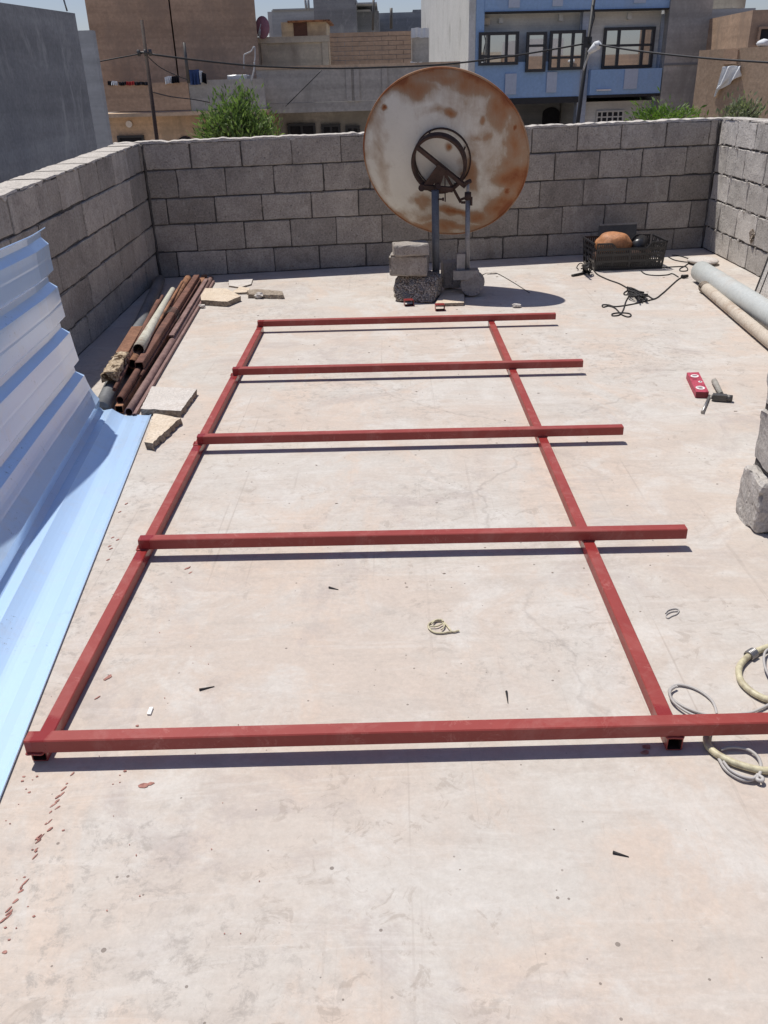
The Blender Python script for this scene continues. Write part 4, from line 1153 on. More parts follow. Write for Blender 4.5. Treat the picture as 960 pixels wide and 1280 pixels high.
vs = [bm.verts.new(q + n_ * 0.001 + Vector((0, 0, z))) for z in (0.003, H_ - 0.003) for q in (a_, b_)]
vs2 = [bm.verts.new(v.co - n_ * 0.0005) for v in vs]
bm.faces.new((vs[0], vs[1], vs[3], vs[2])); bm.faces.new((vs2[0], vs2[2], vs2[3], vs2[1]))
obj('end_flap', bm, 'card_dark', rb)
ham = thing('hammer', 'hammer with a grey handle lying beside the red box', 'hammer', F(902, 495))
h0, h1 = F(901.5, 493, .022), F(892.8, 476.5, .016)
bm = bmesh.new(); tube(bm, h0, h1, 0.0125, 0.0155, 0, 12, 0, 0, True, 3); obj('handle', bm, 'wood_grey', ham)
bm = bmesh.new(); a_, b_ = F(889.5, 496, .020), F(915.5, 498, .020)
square_tube(bm, a_.lerp(b_, 0.05), a_.lerp(b_, 0.72), 0.032, 0.034, 0.0159, 0, 0, 1)
tube(bm, a_.lerp(b_, 0.70), a_.lerp(b_, 1.0), 0.018, 0.017, 0, 12)
tube(bm, a_.lerp(b_, -0.01), a_.lerp(b_, 0.07), 0.012, 0.016, 0, 8); obj('head', bm, 'steel_dark', ham)
bm = bmesh.new(); a_, b_ = F(887, 494.5, .009), F(878.5, 514.5, .009)
tube(bm, a_, b_, 0.0065, 0.0075, 0, 8); tube(bm, b_, b_ + (b_ - a_).normalized() * 0.012, 0.0075, 0.009, 0, 8)
tag(obj('chisel', bm, 'steel'), 'thin steel chisel lying between the red box and the hammer head', 'chisel')

# ------------------------------------------------------------------ hose and wire at the right edge
Z2 = lambda pts, h=0.01: zc(820, 780, 5.82, pts, h)
bm = bmesh.new()
HR = 0.0092
loop = Z2([(880, 150), (800, 172), (720, 205), (655, 250), (610, 305), (603, 365), (625, 425), (680, 480), (745, 522), (815, 548), (930, 560)], 0.0115)
cable(bm, loop, HR, 8, 10)
run = Z2([(960, 735), (815, 722), (690, 707), (575, 700), (470, 704), (405, 726)], 0.0115) + [F(884, 915, .012), F(884, 930, .012)] + Z2([(415, 925), (480, 968), (575, 1012), (680, 1045), (760, 1062), (815, 1066), (930, 1060)], 0.0115)
cable(bm, run, HR, 8, 10)
hs = tag(obj('hose', bm, 'hose'), 'cream hose curling on the floor at the right edge, under the near crossbar', 'hose')
bm = bmesh.new()
for k in range(5):
    i = 17 + k; c = catmull(loop, 8)[i]; d = (catmull(loop, 8)[i + 1] - c).normalized(); s_, u_ = frame_of(d)
    cable(bm, [c + (s_ * cos(t) + u_ * sin(t)) * 0.0125 for t in [2 * pi * q / 12 for q in range(13)]], 0.004, 1, 6)
obj('clamp', bm, 'steel', hs)
bm = bmesh.new()
w_ = 0.0036
cable(bm, Z2([(443, 655), (425, 590), (395, 545), (330, 495), (250, 458), (160, 442), (110, 462), (95, 495), (120, 545), (200, 600), (300, 640), (400, 668), (480, 690)], 0.006), w_, 8, 7)
cable(bm, Z2([(150, 452), (108, 478), (103, 520), (130, 570), (200, 625), (290, 670), (360, 695), (430, 700)], 0.012), w_, 8, 7)
cable(bm, Z2([(440, 690), (520, 668), (610, 655), (700, 640), (770, 612), (830, 580), (900, 540)], 0.008), w_, 8, 7)
cable(bm, Z2([(860, 160), (800, 195), (785, 250), (795, 320), (830, 390)], 0.018), w_, 8, 7)
tag(obj('wire', bm, 'wire_grey'), 'looped thin grey wire lying behind the near crossbar with the cream hose', 'wire')
bm = bmesh.new()
cable(bm, Z2([(470, 915), (520, 898), (600, 897), (680, 918), (735, 960), (760, 1010), (762, 1065), (745, 1110)], 0.012), w_ * 1.15, 8, 7)
cable(bm, Z2([(455, 975), (500, 1050), (570, 1105), (640, 1135), (700, 1132), (745, 1100)], 0.008), w_ * 1.15, 8, 7)
cable(bm, Z2([(490, 1000), (540, 1060), (620, 1105), (700, 1122), (730, 1105)], 0.016), w_, 8, 7)
cable(bm, Z2([(735, 1095), (775, 1120), (770, 1140), (735, 1130), (740, 1095)], 0.014), w_ * 1.3, 8, 7)
tag(obj('wire', bm, 'wire_grey'), 'knotted grey wire under the cream hose in front of the near crossbar', 'wire')
# scraps of wire
bm = bmesh.new()
Z3 = lambda pts, h=0.004: zc(480, 700, 4.36, pts, h)
cable(bm, Z3([(410, 384), (372, 390), (345, 360), (320, 335), (285, 330), (248, 345), (243, 368), (270, 392), (310, 398), (372, 390)], 0.005), 0.003, 8, 6)
cable(bm, Z3([(245, 362), (290, 360), (322, 345), (328, 362), (312, 380)], 0.008), 0.0026, 8, 6)
cable(bm, Z3([(258, 350), (280, 328), (312, 325), (322, 335)], 0.009), 0.0026, 8, 6)
tag(obj('wire_loop', bm, 'hose'), 'small cream loop of wire alone in the middle of the floor', 'wire loop')
bm = bmesh.new()
Z4 = lambda pts, h=0.003: zc(760, 720, 4.57, pts, h)
cable(bm, Z4([(328, 213), (345, 195), (385, 186), (405, 195), (395, 215), (365, 228), (340, 240), (332, 222), (360, 205), (398, 200)]), 0.0018, 8, 5)
tag(obj('wire_loop', bm, 'wire_grey'), 'faint thin ring of wire on the floor right of the frame', 'wire loop')
bm = bmesh.new(); c = F(188, 890, 0.0); box(bm, (c.x - 0.005, c.y - 0.014, 0.001), (c.x + 0.005, c.y + 0.014, 0.006))
tag(obj('paper_scrap', bm, 'paper'), 'tiny white scrap of paper inside the frame by its near left corner', 'scrap')
def twig(a, b, label):
    bm = bmesh.new(); p, q = F(*a, .0038), F(*b, .0016); tube(bm, p, q, 0.0034, 0.001, 0, 6)
    tag(obj('splinter', bm, 'black_cable'), label, 'splinter', 'dark splinters on the floor')
twig((249, 862), (268, 858), 'dark splinter on the floor above the near crossbar')
twig((411, 734), (423, 737), 'short dark splinter below the second crossbar')
twig((766, 1065), (786, 1071), 'dark splinter on the open floor in front of the frame')
twig((633, 864), (635, 879), 'dark splinter lying lengthwise inside the frame, left of its right rail')

# paint drops and grit
bm = bmesh.new(); R_ = random.Random(11)
def drop(px, py, lx, ly, ang=None):
    c = F(px, py); n = 12; a0 = R_.uniform(0, 6)
    ang = R_.uniform(0, pi) if ang is None else ang
    pts_ = []
    for k in range(n):
        a = 2 * pi * k / n; rr = 1 + 0.45 * noise.noise((cos(a) * 1.3 + a0, sin(a) * 1.3, a0))
        x, y = lx * 0.8 * rr * cos(a), ly * 0.75 * rr * sin(a)
        pts_.append((c.x + x * cos(ang) - y * sin(ang), c.y + x * sin(ang) + y * cos(ang)))
    zt = R_.uniform(0.0010, 0.0026); vs = [bm.verts.new((x, y, zt)) for x, y in pts_]; lo = [bm.verts.new((x, y, 0.0004)) for x, y in pts_]
    bm.faces.new(vs)
    for k in range(n): bm.faces.new((vs[k], lo[k], lo[(k + 1) % n], vs[(k + 1) % n]))
Z5 = lambda x, y: (x / 3.0, 840 + y / 3.0)
for t in [k / 44 for k in range(45)]:
    x = 270 - 250 * t; y = 375 + 560 * t
    if R_.random() < (0.75 if t < 0.55 else 0.45) and not 0.58 < t < 0.68:
        drop(*Z5(x + R_.uniform(-16, 16), y + R_.uniform(-10, 10)), R_.uniform(.004, .013), R_.uniform(.0015, .0035), 1.0 + R_.uniform(-.15, .15))
for x, y, r in ((90, 393, 9), (85, 410, 8), (140, 393, 7), (110, 452, 8), (122, 405, 4), (98, 440, 4), (470, 373, 9), (424, 421, 5), (450, 415, 4), (450, 388, 4), (515, 203, 10), (238, 595, 6), (128, 917, 7), (105, 880, 4),
                (38, 570, 4), (70, 497, 3), (20, 960, 6), (35, 1005, 6), (18, 1052, 10), (140, 628, 5), (122, 668, 5), (92, 770, 6)):
    drop(*Z5(x, y), r * 0.0006, r * 0.0004, 0.3)
for x, y, lx, ly, a in ((540, 427, .016, .010, .3), (565, 420, .010, .007, .1), (405, 22, .020, .008, 1.0), (365, 98, .012, .002, .9)): drop(*Z5(x, y), lx, ly, a)
for x, y in ((139, 686), (137, 683), (147, 675), (141, 672), (158, 630), (150, 640), (135, 700), (236, 710), (238, 716), (233, 711), (185, 672), (180, 675)): drop(x, y, .010, .004, 1.0)
for k in range(30): drop(R_.uniform(0, 330), R_.uniform(780, 1180), R_.uniform(.001, .003), R_.uniform(.001, .002))
drop(808, 934, .014, .010, 0.0); drop(806, 941, .016, .008, 0.2)
stuff(obj('paint_drops', bm, 'paint_drop'), 'spatter of dried red paint drops along the left rail', 'paint drops')
bm = bmesh.new()
for k in range(130):
    x = R_.uniform(-1.0, 2.6); y = R_.uniform(0.75, 7.4); s = R_.uniform(0.0012, 0.0042) * (0.6 + y * 0.12)
    lump(bm, (x, y, s * 0.3), s, 0.6, 1, 0, (R_.uniform(.8, 2.2), 1, 0.5), R_.uniform(0, 50))
stuff(obj('grit', bm, 'debris'), 'scattered grit and crumbs on the roof floor', 'grit')

# ------------------------------------------------------------------ the town behind
GZ = -4.05
class Facade:
    """a vertical plane through (x, y), turned by yaw; u runs right, d runs towards the viewer"""
    def __init__(self, x, y, yaw=0.0):
        self.o = Vector((x, y, 0)); self.u = Vector((cos(yaw), sin(yaw), 0)); self.n = Vector((sin(yaw), -cos(yaw), 0))
    def hit(self, px, py, d=0.0):
        r = ray(px, py); t = (self.o + self.n * d - EYE).dot(self.n) / r.dot(self.n); p = EYE + r * t
        return (p - self.o).dot(self.u), p.z
    def rect(self, x0, y0, x1, y1, d=0.0):
        xm, ym = (x0 + x1) / 2, (y0 + y1) / 2
        return self.hit(x0, ym, d)[0], self.hit(x1, ym, d)[0], self.hit(xm, y1, d)[1], self.hit(xm, y0, d)[1]
    def box(self, bm, u0, u1, z0, z1, d0, d1, mi=0):
        vs = []
        for z in (z0, z1):
            for u, d in ((u0, d1), (u1, d1), (u1, d0), (u0, d0)):
                p = self.o + self.u * u + self.n * d; vs.append(bm.verts.new((p.x, p.y, z)))
        for idx in ((3, 2, 1, 0), (4, 5, 6, 7), (0, 1, 5, 4), (1, 2, 6, 5), (2, 3, 7, 6), (3, 0, 4, 7)):
            bm.faces.new([vs[i] for i in idx]).material_index = mi
    def pbox(self, bm, px, d0, d1, ground=False, mi=0):
        u0, u1, z0, z1 = self.rect(*px, d=d1)
        self.box(bm, u0, u1, GZ if ground else z0, z1, d0, d1, mi)
    def part(self, name, px, d0, d1, mat, parent, ground=False, label=None):
        bm = bmesh.new(); self.pbox(bm, px, d0, d1, ground); return obj(name, bm, mat, parent, label=label)
    def window(self, px, parent, d, vbars=(), hbars=(), fw=0.07, mat='frame_dark', glass='glass_plain', depth=0.10):
        u0, u1, z0, z1 = self.rect(*px, d=d)
        bm = bmesh.new(); self.box(bm, u0 + fw * .5, u1 - fw * .5, z0 + fw * .5, z1 - fw * .5, d + 0.012, d + 0.03)
        w = None
        bf = bmesh.new()
        self.box(bf, u0, u1, z1 - fw, z1, d + 0.004, d + depth); self.box(bf, u0, u1, z0, z0 + fw, d + 0.004, d + depth)
        self.box(bf, u0, u0 + fw, z0 + fw, z1 - fw, d + 0.004, d + depth); self.box(bf, u1 - fw, u1, z0 + fw, z1 - fw, d + 0.004, d + depth)
        for v in vbars:
            c = u0 + (u1 - u0) * v; self.box(bf, c - fw * .45, c + fw * .45, z0 + fw, z1 - fw, d + 0.006, d + depth * 0.9)
        for v in hbars:
            c = z0 + (z1 - z0) * v; self.box(bf, u0 + fw, u1 - fw, c - fw * .4, c + fw * .4, d + 0.008, d + depth * 0.85)
        w = obj('window', bf, mat, parent)
        obj('pane', bm, glass, w); return w

def building(name, label, fc, u=0.0, cat='house'):
    p = fc.o + fc.u * u; return thing(name, label, cat, (p.x, p.y, GZ))

# --- grey rendered neighbour on the left (its wall runs away from us)
e = WX(96.5, 17, -3.3); e2 = WX(119, 185, -3.3)
bm = bmesh.new()
zt0 = WX(0, 3, -3.3)
yend = (e.y + e2.y) / 2
slope_ = (e.z - zt0.z) / (e.y - zt0.y)
vs = []
for y in (1.0, yend):
    z = e.z + (y - e.y) * slope_
    vs += [bm.verts.new((-3.3, y, GZ)), bm.verts.new((-3.3, y, z)), bm.verts.new((-9.0, y, z)), bm.verts.new((-9.0, y, GZ))]
for idx in ((0, 1, 5, 4), (1, 2, 6, 5), (2, 3, 7, 6), (0, 4, 7, 3), (0, 3, 2, 1), (4, 5, 6, 7)): bm.faces.new([vs[i] for i in idx])
tag(obj('grey_house', bm, 'grey_render'), 'tall plain dark grey rendered wall of the house at the left edge', 'house')
bm = bmesh.new(); p = W(84, 14, yend - 1.4); cable(bm, [p, p + Vector((-0.05, 0, 0.4)), p + Vector((-0.02, 0, 0.9))], 0.008, 4, 5)
tag(obj('rooftop_wire', bm, 'galv'), 'thin wire standing up from the grey house roof', 'wire')

# --- lower grey wall behind it
fc = Facade(W(108, 60, 19).x, 19)
bm = bmesh.new(); fc.pbox(bm, (92, 38, 120, 100), -0.2, 0, True)
tag(obj('grey_house', bm, 'far_grey'), 'strip of lower grey wall between the dark grey house and the brown house', 'house')

# --- brown house
fb = Facade(W(112, 120, 24).x, 24)
bh = building('brown_house', 'brown rendered house with a railed terrace of washing on the left', fb, 2.0)
u0, _ = fb.hit(112, 120)
um, _ = fb.hit(237, 120); _, zpt = fb.hit(175, 104); _, zpb = fb.hit(175, 139); _, zs = fb.hit(175, 146)
ur, _ = fb.hit(331, 120)
bm = bmesh.new(); fb.box(bm, u0, um - 0.006, zpb, zpt, -0.15, 0.0); obj('parapet', bm, 'brown_render', bh)
bm = bmesh.new(); fb.box(bm, um, ur, zpb - 0.04, zpt + 0.03, -0.15, -0.02); obj('parapet', bm, 'grey_wall', bh)
bm = bmesh.new(); fb.box(bm, u0, ur, zs, zpb - 0.045, -6, 0.03); obj('slab', bm, 'tan_render', bh)
bm = bmesh.new(); fb.box(bm, u0 - 0.3, um + 0.3, GZ, zs - 0.006, -6, -0.9); obj('wall', bm, 'tan_render', bh)
bm = bmesh.new(); fb.box(bm, um + 0.31, ur, GZ, zs - 0.006, -6, -0.6); obj('wall', bm, 'brown_render', bh)
fb.window((148, 169, 181, 181), bh, -0.9, (), (), 0.06, glass='void')
bm = bmesh.new(); uc, zc_ = fb.hit(162, 155, -0.9); c = fb.o + fb.u * uc + fb.n * -0.88 + Vector((0, 0, zc_))
tube(bm, c, c + fb.n * 0.06, 0.085, seg=18); obj('wall_lamp', bm, 'white', bh)
bm = bmesh.new(); uc, zc_ = fb.hit(232, 176, -0.9); c = fb.o + fb.u * uc + fb.n * -0.89 + Vector((0, 0, zc_ - 0.12)); tube(bm, c, c + fb.n * 0.03, 0.24, seg=22); obj('arched_opening', bm, 'void', bh)
# upper storey, set back
fu = Facade(W(112, 60, 25.6).x, 25.6, radians(9.3))
bm = bmesh.new(); l0 = fu.hit(117, 70)[0]; l1 = fu.hit(216, 40)[0]; l2 = fu.hit(319.5, 20)[0]
fu.box(bm, l0, l1 - 0.02, zpb, 7.2, -6, 0.0); obj('upper_wall', bm, 'brown_render', bh)
bm = bmesh.new(); fu.box(bm, l1 + 0.02, l2, zpb, 7.2, -6, 0.01); obj('upper_wall', bm, 'brown_render', bh)
# roof terrace clutter
def small_box(fc, px, d0, d1, mat, name, label, cat, grp=None):
    bm = bmesh.new(); u0, u1, z0, z1 = fc.rect(*px, d=d1)
    c = fc.o + fc.u * ((u0 + u1) / 2) + fc.n * ((d0 + d1) / 2) + Vector((0, 0, (z0 + z1) / 2))
    xf = Matrix.Translation(c)
    rough_box(bm, (u1 - u0, d1 - d0, z1 - z0), xf, (6, 5, 6), 0.02, 0.004, 6, 0, px[0])
    return tag(obj(name, bm, mat), label, cat, grp)
def washing(fc, px, d, mat, label, grp='washing on the brown house terrace'):
    u0, u1, z0, z1 = fc.rect(*px, d=d); bm = bmesh.new(); n, k = 12, 8; rows = []
    for j in range(k + 1):
        row = []
        for i in range(n + 1):
            u = u0 + (u1 - u0) * i / n; z = z1 - (z1 - z0) * j / k
            z += 0.05 * noise.noise((u * 5, 0, px[0])) * (1 if j in (0, k) else 0.3)
            p = fc.o + fc.u * u + fc.n * (d + 0.05 * sin(i * 1.7 + px[0]) * (j / k)) + Vector((0, 0, z)); row.append(bm.verts.new(p))
        rows.append(row)
    for a_, b_ in zip(rows, rows[1:]):
        for i in range(n): bm.faces.new((a_[i], a_[i + 1], b_[i + 1], b_[i]))
    o = obj('washing', bm, mat); md = o.modifiers.new('thickness', 'SOLIDIFY'); md.thickness = 0.012
    return tag(o, label, 'washing', grp)
washing(fb, (135, 101.5, 143, 107), 0.03, 'cloth_black', 'small black cloth on the left end of the terrace parapet')
washing(fb, (140, 102, 147, 107), 0.07, 'cloth_white', 'small white cloth on the left end of the terrace parapet')
washing(fb, (148, 102, 158, 106), 0.05, 'cloth_black', 'dark cloth spread along the terrace parapet beside the red one')
washing(fb, (158, 101.5, 168, 106), 0.04, 'cloth_red', 'narrow red cloth on the terrace parapet')
washing(fb, (168, 102, 187, 106), 0.05, 'cloth_black', 'long dark cloth on the terrace parapet beside the tall pole')
washing(fb, (206, 96.5, 215, 105.5), 0.04, 'cloth_white', 'white towel on the terrace parapet left of the short pole')
washing(fb, (215, 95.5, 224, 104), 0.07, 'cloth_black', 'black cloth beside the white towel on the terrace')
washing(fb, (237, 87, 250, 106), 0.02, 'cloth_blue', 'blue trousers hanging on the terrace beside the short pole')
washing(fb, (250, 89, 254, 104), 0.05, 'cloth_white', 'narrow white cloth next to the blue trousers')
washing(fb, (253, 91, 258, 104), 0.09, 'cloth_black', 'narrow black cloth next to the blue trousers')
wb = small_box(fb, (284, 93.5, 309, 105), -1.2, -0.25, 'tin', 'water_tank', 'pale square tin tank on the brown house terrace', 'tank')
# pipes rising in the corner of the two houses
bm = bmesh.new()
P_ = lambda x, y, d=0.05: W(x, y, 24 - d)
cable(bm, [P_(314, 103), P_(317, 90), P_(318, 84), P_(318, 78)], 0.02, 4, 6)
cable(bm, [P_(305, 86), P_(305, 70), P_(308, 67), P_(314, 64), P_(318, 58), P_(319, 70), P_(318, 78)], 0.016, 4, 6)
tag(obj('drain_pipe', bm, 'far_white'), 'bent white drain pipe at the corner of the brown house', 'pipe')

# --- middle house with layered terraces
fm = Facade(W(440, 110, 25).x, 25, radians(2))
mh = building('terraced_house', 'grey brown house of stepped terraces behind the dish', fm, 0)
bm = bmesh.new()
uA = fm.hit(322, 110)[0]; uB = fm.hit(575, 95)[0]
zt_ = fm.hit(448, 84)[1]; zb_ = fm.hit(420, 127)[1]
fm.box(bm, uA, uB, zb_, zt_, -0.2, 0.0); obj('parapet', bm, 'grey_wall', mh)
bm = bmesh.new(); fm.box(bm, uA, uB, zt_ + 0.004, zt_ + 0.07, -0.24, 0.03); obj('ledge', bm, 'tan_render', mh)
for x in (436, 446, 481):
    bm = bmesh.new(); u = fm.hit(x, 105)[0]; fm.box(bm, u - 0.07, u + 0.07, zb_, zt_ - 0.003, 0.004, 0.05)
    obj('pilaster', bm, 'grey_wall', mh)
bm = bmesh.new(); fm.box(bm, uA, uB, GZ, zb_ - 0.25, -6, -1.6); obj('wall', bm, 'grey_wall', mh)
bm = bmesh.new(); fm.box(bm, uA, uB, zb_ - 0.24, zb_ - 0.005, -6, 0.01); obj('slab', bm, 'grey_wall', mh)
for px in ((360, 154, 395, 178), (402, 155, 426, 178), (432, 157, 450, 178)): fm.window(px, mh, -1.6, (0.5,), (), 0.07, glass='void')
fm2 = Facade(W(440, 60, 28).x, 28, radians(2))
bm = bmesh.new(); fm2.pbox(bm, (318, 46.5, 411, 92), -5, 0); obj('terrace_wall', bm, 'beige_render', mh)
bm = bmesh.new(); u0, u1, z0, z1 = fm2.rect(318, 46.5, 411, 92); fm2.box(bm, u0, u1 + 0.05, z1 - 0.14, z1 + 0.02, 0.004, 0.06)
for x in (331, 407): u = fm2.hit(x, 70)[0]; fm2.box(bm, u - 0.09, u + 0.09, z0, z1 - 0.145, 0.004, 0.04)
obj('band', bm, 'beige_render', mh)
bm = bmesh.new(); u0, u1, z0, z1 = fm2.rect(413, 40, 514, 92, -0.1)
for r in range(9):
    zz0 = z0 + (z1 - z0) * r / 9; zz1 = z0 + (z1 - z0) * (r + 1) / 9
    k = u0 - (0.2 if r % 2 else 0)
    while k < u1:
        a_, b_ = max(k, u0), min(k + 0.42, u1); k += 0.43
        if b_ - a_ > 0.04: fm2.box(bm, a_, b_, zz0 + 0.012, zz1, -0.3, -0.1 + rnd.uniform(-0.006, 0.006))
obj('block_parapet', bm, 'brown_block' if 'brown_block' in M else 'tan_block' if 'tan_block' in M else 'brown_render', mh)
bm = bmesh.new(); fm2.pbox(bm, (515, 45, 536, 92), -0.5, -0.25); obj('block_parapet', bm, 'grey_wall', mh)
# tarp over the wall end
fm3 = Facade(W(525, 40, 28).x, 28)
washing(fm3, (514, 35, 536, 47), 0.0, 'cloth_white', 'white tarpaulin thrown over the block parapet behind the dish', None)
washing(fm2, (513, 77.5, 528, 82.5), 0.12, 'cloth_white', 'pale rag at the foot of the block parapet behind the dish', None)
# hut on the terrace
fh = Facade(W(380, 35, 31).x, 31)
hut = building('rooftop_hut', 'low brown hut with a dark door and tin roof on the terrace', fh, 0, 'hut'); hut.location.z = fh.hit(380, 46)[1] - 1
bm = bmesh.new(); fh.pbox(bm, (352, 27, 408, 56), -2, 0); obj('wall', bm, 'beige_render', hut)
bm = bmesh.new(); fh.pbox(bm, (359, 25, 412, 27.2), -2.2, 0.25); obj('roof', bm, 'rust_orange', hut)
fh.part('door', (367, 28.5, 384, 46), 0.004, 0.03, 'door_brown', hut)
bm = bmesh.new(); c = W(398, 48.5, 27.9)
# pink dish
pd = thing('satellite_dish', 'small faded pink satellite dish on the terrace roof', 'satellite dish', W(327, 48, 27.6))
bm = bmesh.new(); c = W(327.5, 34, 27.6); rows = []
for i in range(1, 9):
    rr = i / 8; rows.append([bm.verts.new(c + Vector((0.205 * rr * cos(2 * pi * k / 28), 0.10 * rr * rr + 0.06 * rr * sin(2 * pi * k / 28), 0.29 * rr * sin(2 * pi * k / 28)))) for k in range(28)])
cc = bm.verts.new(c)
for k in range(28): bm.faces.new((cc, rows[0][k], rows[0][(k + 1) % 28]))
for a_, b_ in zip(rows, rows[1:]):
    for k in range(28): bm.faces.new((a_[k], b_[k], b_[(k + 1) % 28], a_[(k + 1) % 28]))
o = obj('reflector', bm, 'dish_pink', pd, True); md = o.modifiers.new('thickness', 'SOLIDIFY'); md.thickness = 0.012
bm = bmesh.new(); tube(bm, W(324, 48, 27.55), W(325, 36, 27.5), 0.02, seg=8); tube(bm, W(321, 48, 27.5), W(326, 30, 27.4), 0.012, seg=6); obj('mast', bm, 'far_white', pd)
# far houses on the skyline
def far(px, Y, mat, label, depth=5, yaw=0.0):
    f_ = Facade(W((px[0] + px[2]) / 2, px[3], Y).x, Y, yaw); bm = bmesh.new(); f_.pbox(bm, px, -depth, 0, True); return f_, obj('far_house', bm, mat), f_
def far_house(px, Y, mat, label, **k):
    f_, o, _ = far(px, Y, mat, label, **k); tag(o, label, 'house'); return f_, o
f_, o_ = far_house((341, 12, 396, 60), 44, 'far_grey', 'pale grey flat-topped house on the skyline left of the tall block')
bm = bmesh.new(); u0, u1, z0, z1 = f_.rect(335, 14, 341, 60); f_.box(bm, u0, u1 - 0.01, z0, z1, -3, -0.3); obj('side_wall', bm, 'far_white', o_)
bm = bmesh.new(); f_.pbox(bm, (340.5, 10.5, 396, 12.3), -4.9, 0.1); obj('coping', bm, 'far_grey', o_)
f_, o_ = far_house((393, -2, 446, 60), 40, 'grey_render', 'tall dark grey block house on the skyline above the hut')
f_, o_ = far_house((446, 14, 474, 60), 41, 'grey_render', 'grey house with a canopy beside the tall block on the skyline')
bm = bmesh.new(); f_.pbox(bm, (444, 3, 471, 5), -3, 1.0); obj('canopy', bm, 'far_grey', o_)
bm = bmesh.new(); f_.pbox(bm, (446, 5, 467, 11), -3, -1.2); obj('upper_wall', bm, 'far_grey', o_)
bm = bmesh.new(); f_.pbox(bm, (446, 12, 463, 14.5), -1.1, 0.05); obj('parapet', bm, 'far_white', o_)
f_, o_ = far_house((474, 15.5, 527, 60), 46, 'grey_render', 'long low dark grey house on the skyline left of the blue house')
bm = bmesh.new(); f_.pbox(bm, (516, 12, 527, 15.6), -2, 0.02); obj('parapet_end', bm, 'grey_render', o_)
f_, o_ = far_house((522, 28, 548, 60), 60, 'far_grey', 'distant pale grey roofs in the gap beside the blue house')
def mast(a, b, Y, r, label, mat='steel_dark'):
    bm = bmesh.new(); tube(bm, W(*a, Y), W(*b, Y), r, seg=8); tag(obj('mast', bm, mat), label, 'mast', 'thin masts on the far roofs')
mast((467, -3), (466, 38), 38, 0.045, 'tall thin mast rising behind the block parapet')
mast((489, 10), (489, 36), 34, 0.05, 'short dark mast above the right part of the block parapet')
mast((381, -4), (383, 12), 42, 0.05, 'left one of two pipes rising from the pale grey skyline house', 'far_grey')
mast((385, -4), (386, 12), 42, 0.05, 'right one of two pipes rising from the pale grey skyline house', 'far_grey')

# --- blue house
cB = W(588, 60, 30)
fB = Facade(cB.x, cB.y, radians(6))
bl_ = building('blue_house', 'two storey blue painted house with dark framed windows', fB, 3)
def bx(name, px, d0, d1, mat, **k): return fB.part(name, px, d0, d1, mat, bl_, **k)
uL = 0.0; uR = fB.hit(735, 60)[0]; uE = fB.hit(829, 60)[0]; uG = fB.hit(840, 40)[0]
zS = fB.hit(665, 15.5)[1]; zBt = fB.hit(690, 123)[1]; zTop = zS + 2.2; zSill = fB.hit(665, 86)[1]
# core walls
bm = bmesh.new(); fB.box(bm, 0.16, uE, zBt + 0.05, zS, -9, -0.45); obj('wall', bm, 'recess', bl_)
bm = bmesh.new(); fB.box(bm, 0.16, uR - 0.02, GZ, zBt - 0.15, -9, -2.6); obj('lower_wall', bm, 'shutter', bl_)
bm = bmesh.new(); fB.box(bm, uR + 0.05, uE, GZ, zBt - 0.15, -9, -0.5); obj('lower_wall', bm, 'recess', bl_)
# white side wall: a thin slab on the left flank, running back
bm = bmesh.new(); fB.box(bm, -0.06, 0.155, GZ, zTop, -10.5, 0.0); obj('side_wall', bm, 'whitewash', bl_)
bm = bmesh.new(); fB.box(bm, 0.16, 0.42, zBt, zTop, -0.44, 0.02); obj('corner_pier', bm, 'blue_paint', bl_)
bm = bmesh.new(); fB.box(bm, 0.426, uG, zS + 0.04, zTop, -0.44, 0.04); obj('upper_band', bm, 'blue_paint', bl_)
bm = bmesh.new(); fB.box(bm, 0.426, uG, zS, zS + 0.036, -0.44, 0.09); obj('edge_trim', bm, 'dark_trim', bl_)
zL1 = fB.hit(690, 92)[1]
bm = bmesh.new(); fB.box(bm, 0.426, uR - 0.2, zBt + 0.04, zL1 + 0.35, -0.44, 0.0); obj('lower_band', bm, 'blue_paint', bl_)
zR1 = fB.hit(790, 86)[1]
bm = bmesh.new(); fB.box(bm, uR + 0.12, uE, zBt + 0.06, zR1, -0.44, 0.12); obj('balcony_wall', bm, 'blue_paint', bl_)
bm = bmesh.new(); fB.box(bm, uR - 0.19, uR + 0.11, GZ, zS - 0.004, -0.44, -0.12); obj('pillar', bm, 'blue_grey', bl_)
bm = bmesh.new(); fB.box(bm, 0.16, uR - 0.2, zBt - 0.14, zBt + 0.035, -2.7, 0.03); obj('edge_trim', bm, 'dark_trim', bl_)
bm = bmesh.new(); fB.box(bm, uR + 0.12, uE, zBt - 0.02, zBt + 0.055, -0.44, 0.15); obj('edge_trim', bm, 'dark_trim', bl_)
bx('wall_panel', (631.5, 92, 645.5, 118), 0.005, 0.05, 'blue_pale'); bx('wall_panel', (683.5, 90, 696, 115.5), 0.005, 0.05, 'blue_pale')
bx('wall_panel', (780.5, 86, 797, 111), 0.125, 0.16, 'blue_pale'); bx('wall_panel', (636, -8, 650, 9.5), 0.045, 0.08, 'blue_pale')
bx('wall_panel', (691, -8, 704, 7.5), 0.045, 0.08, 'blue_pale'); bx('wall_panel', (793, -8, 808, 3.5), 0.045, 0.08, 'blue_pale')
bx('air_vent', (605, 22.5, 612.5, 31), -0.445, -0.25, 'beige_render'); bx('wall_lamp', (624, 22, 629, 29), -0.445, -0.3, 'whitewash'); bx('wall_lamp', (699, 18, 704, 26), -0.445, -0.3, 'whitewash')
bx('wall_lamp', (785, 16, 790, 24), -0.445, -0.3, 'whitewash')
fB.window((598, 40, 647.5, 81.5), bl_, 0.004, (0.25, 0.70), (0.27,), 0.085)
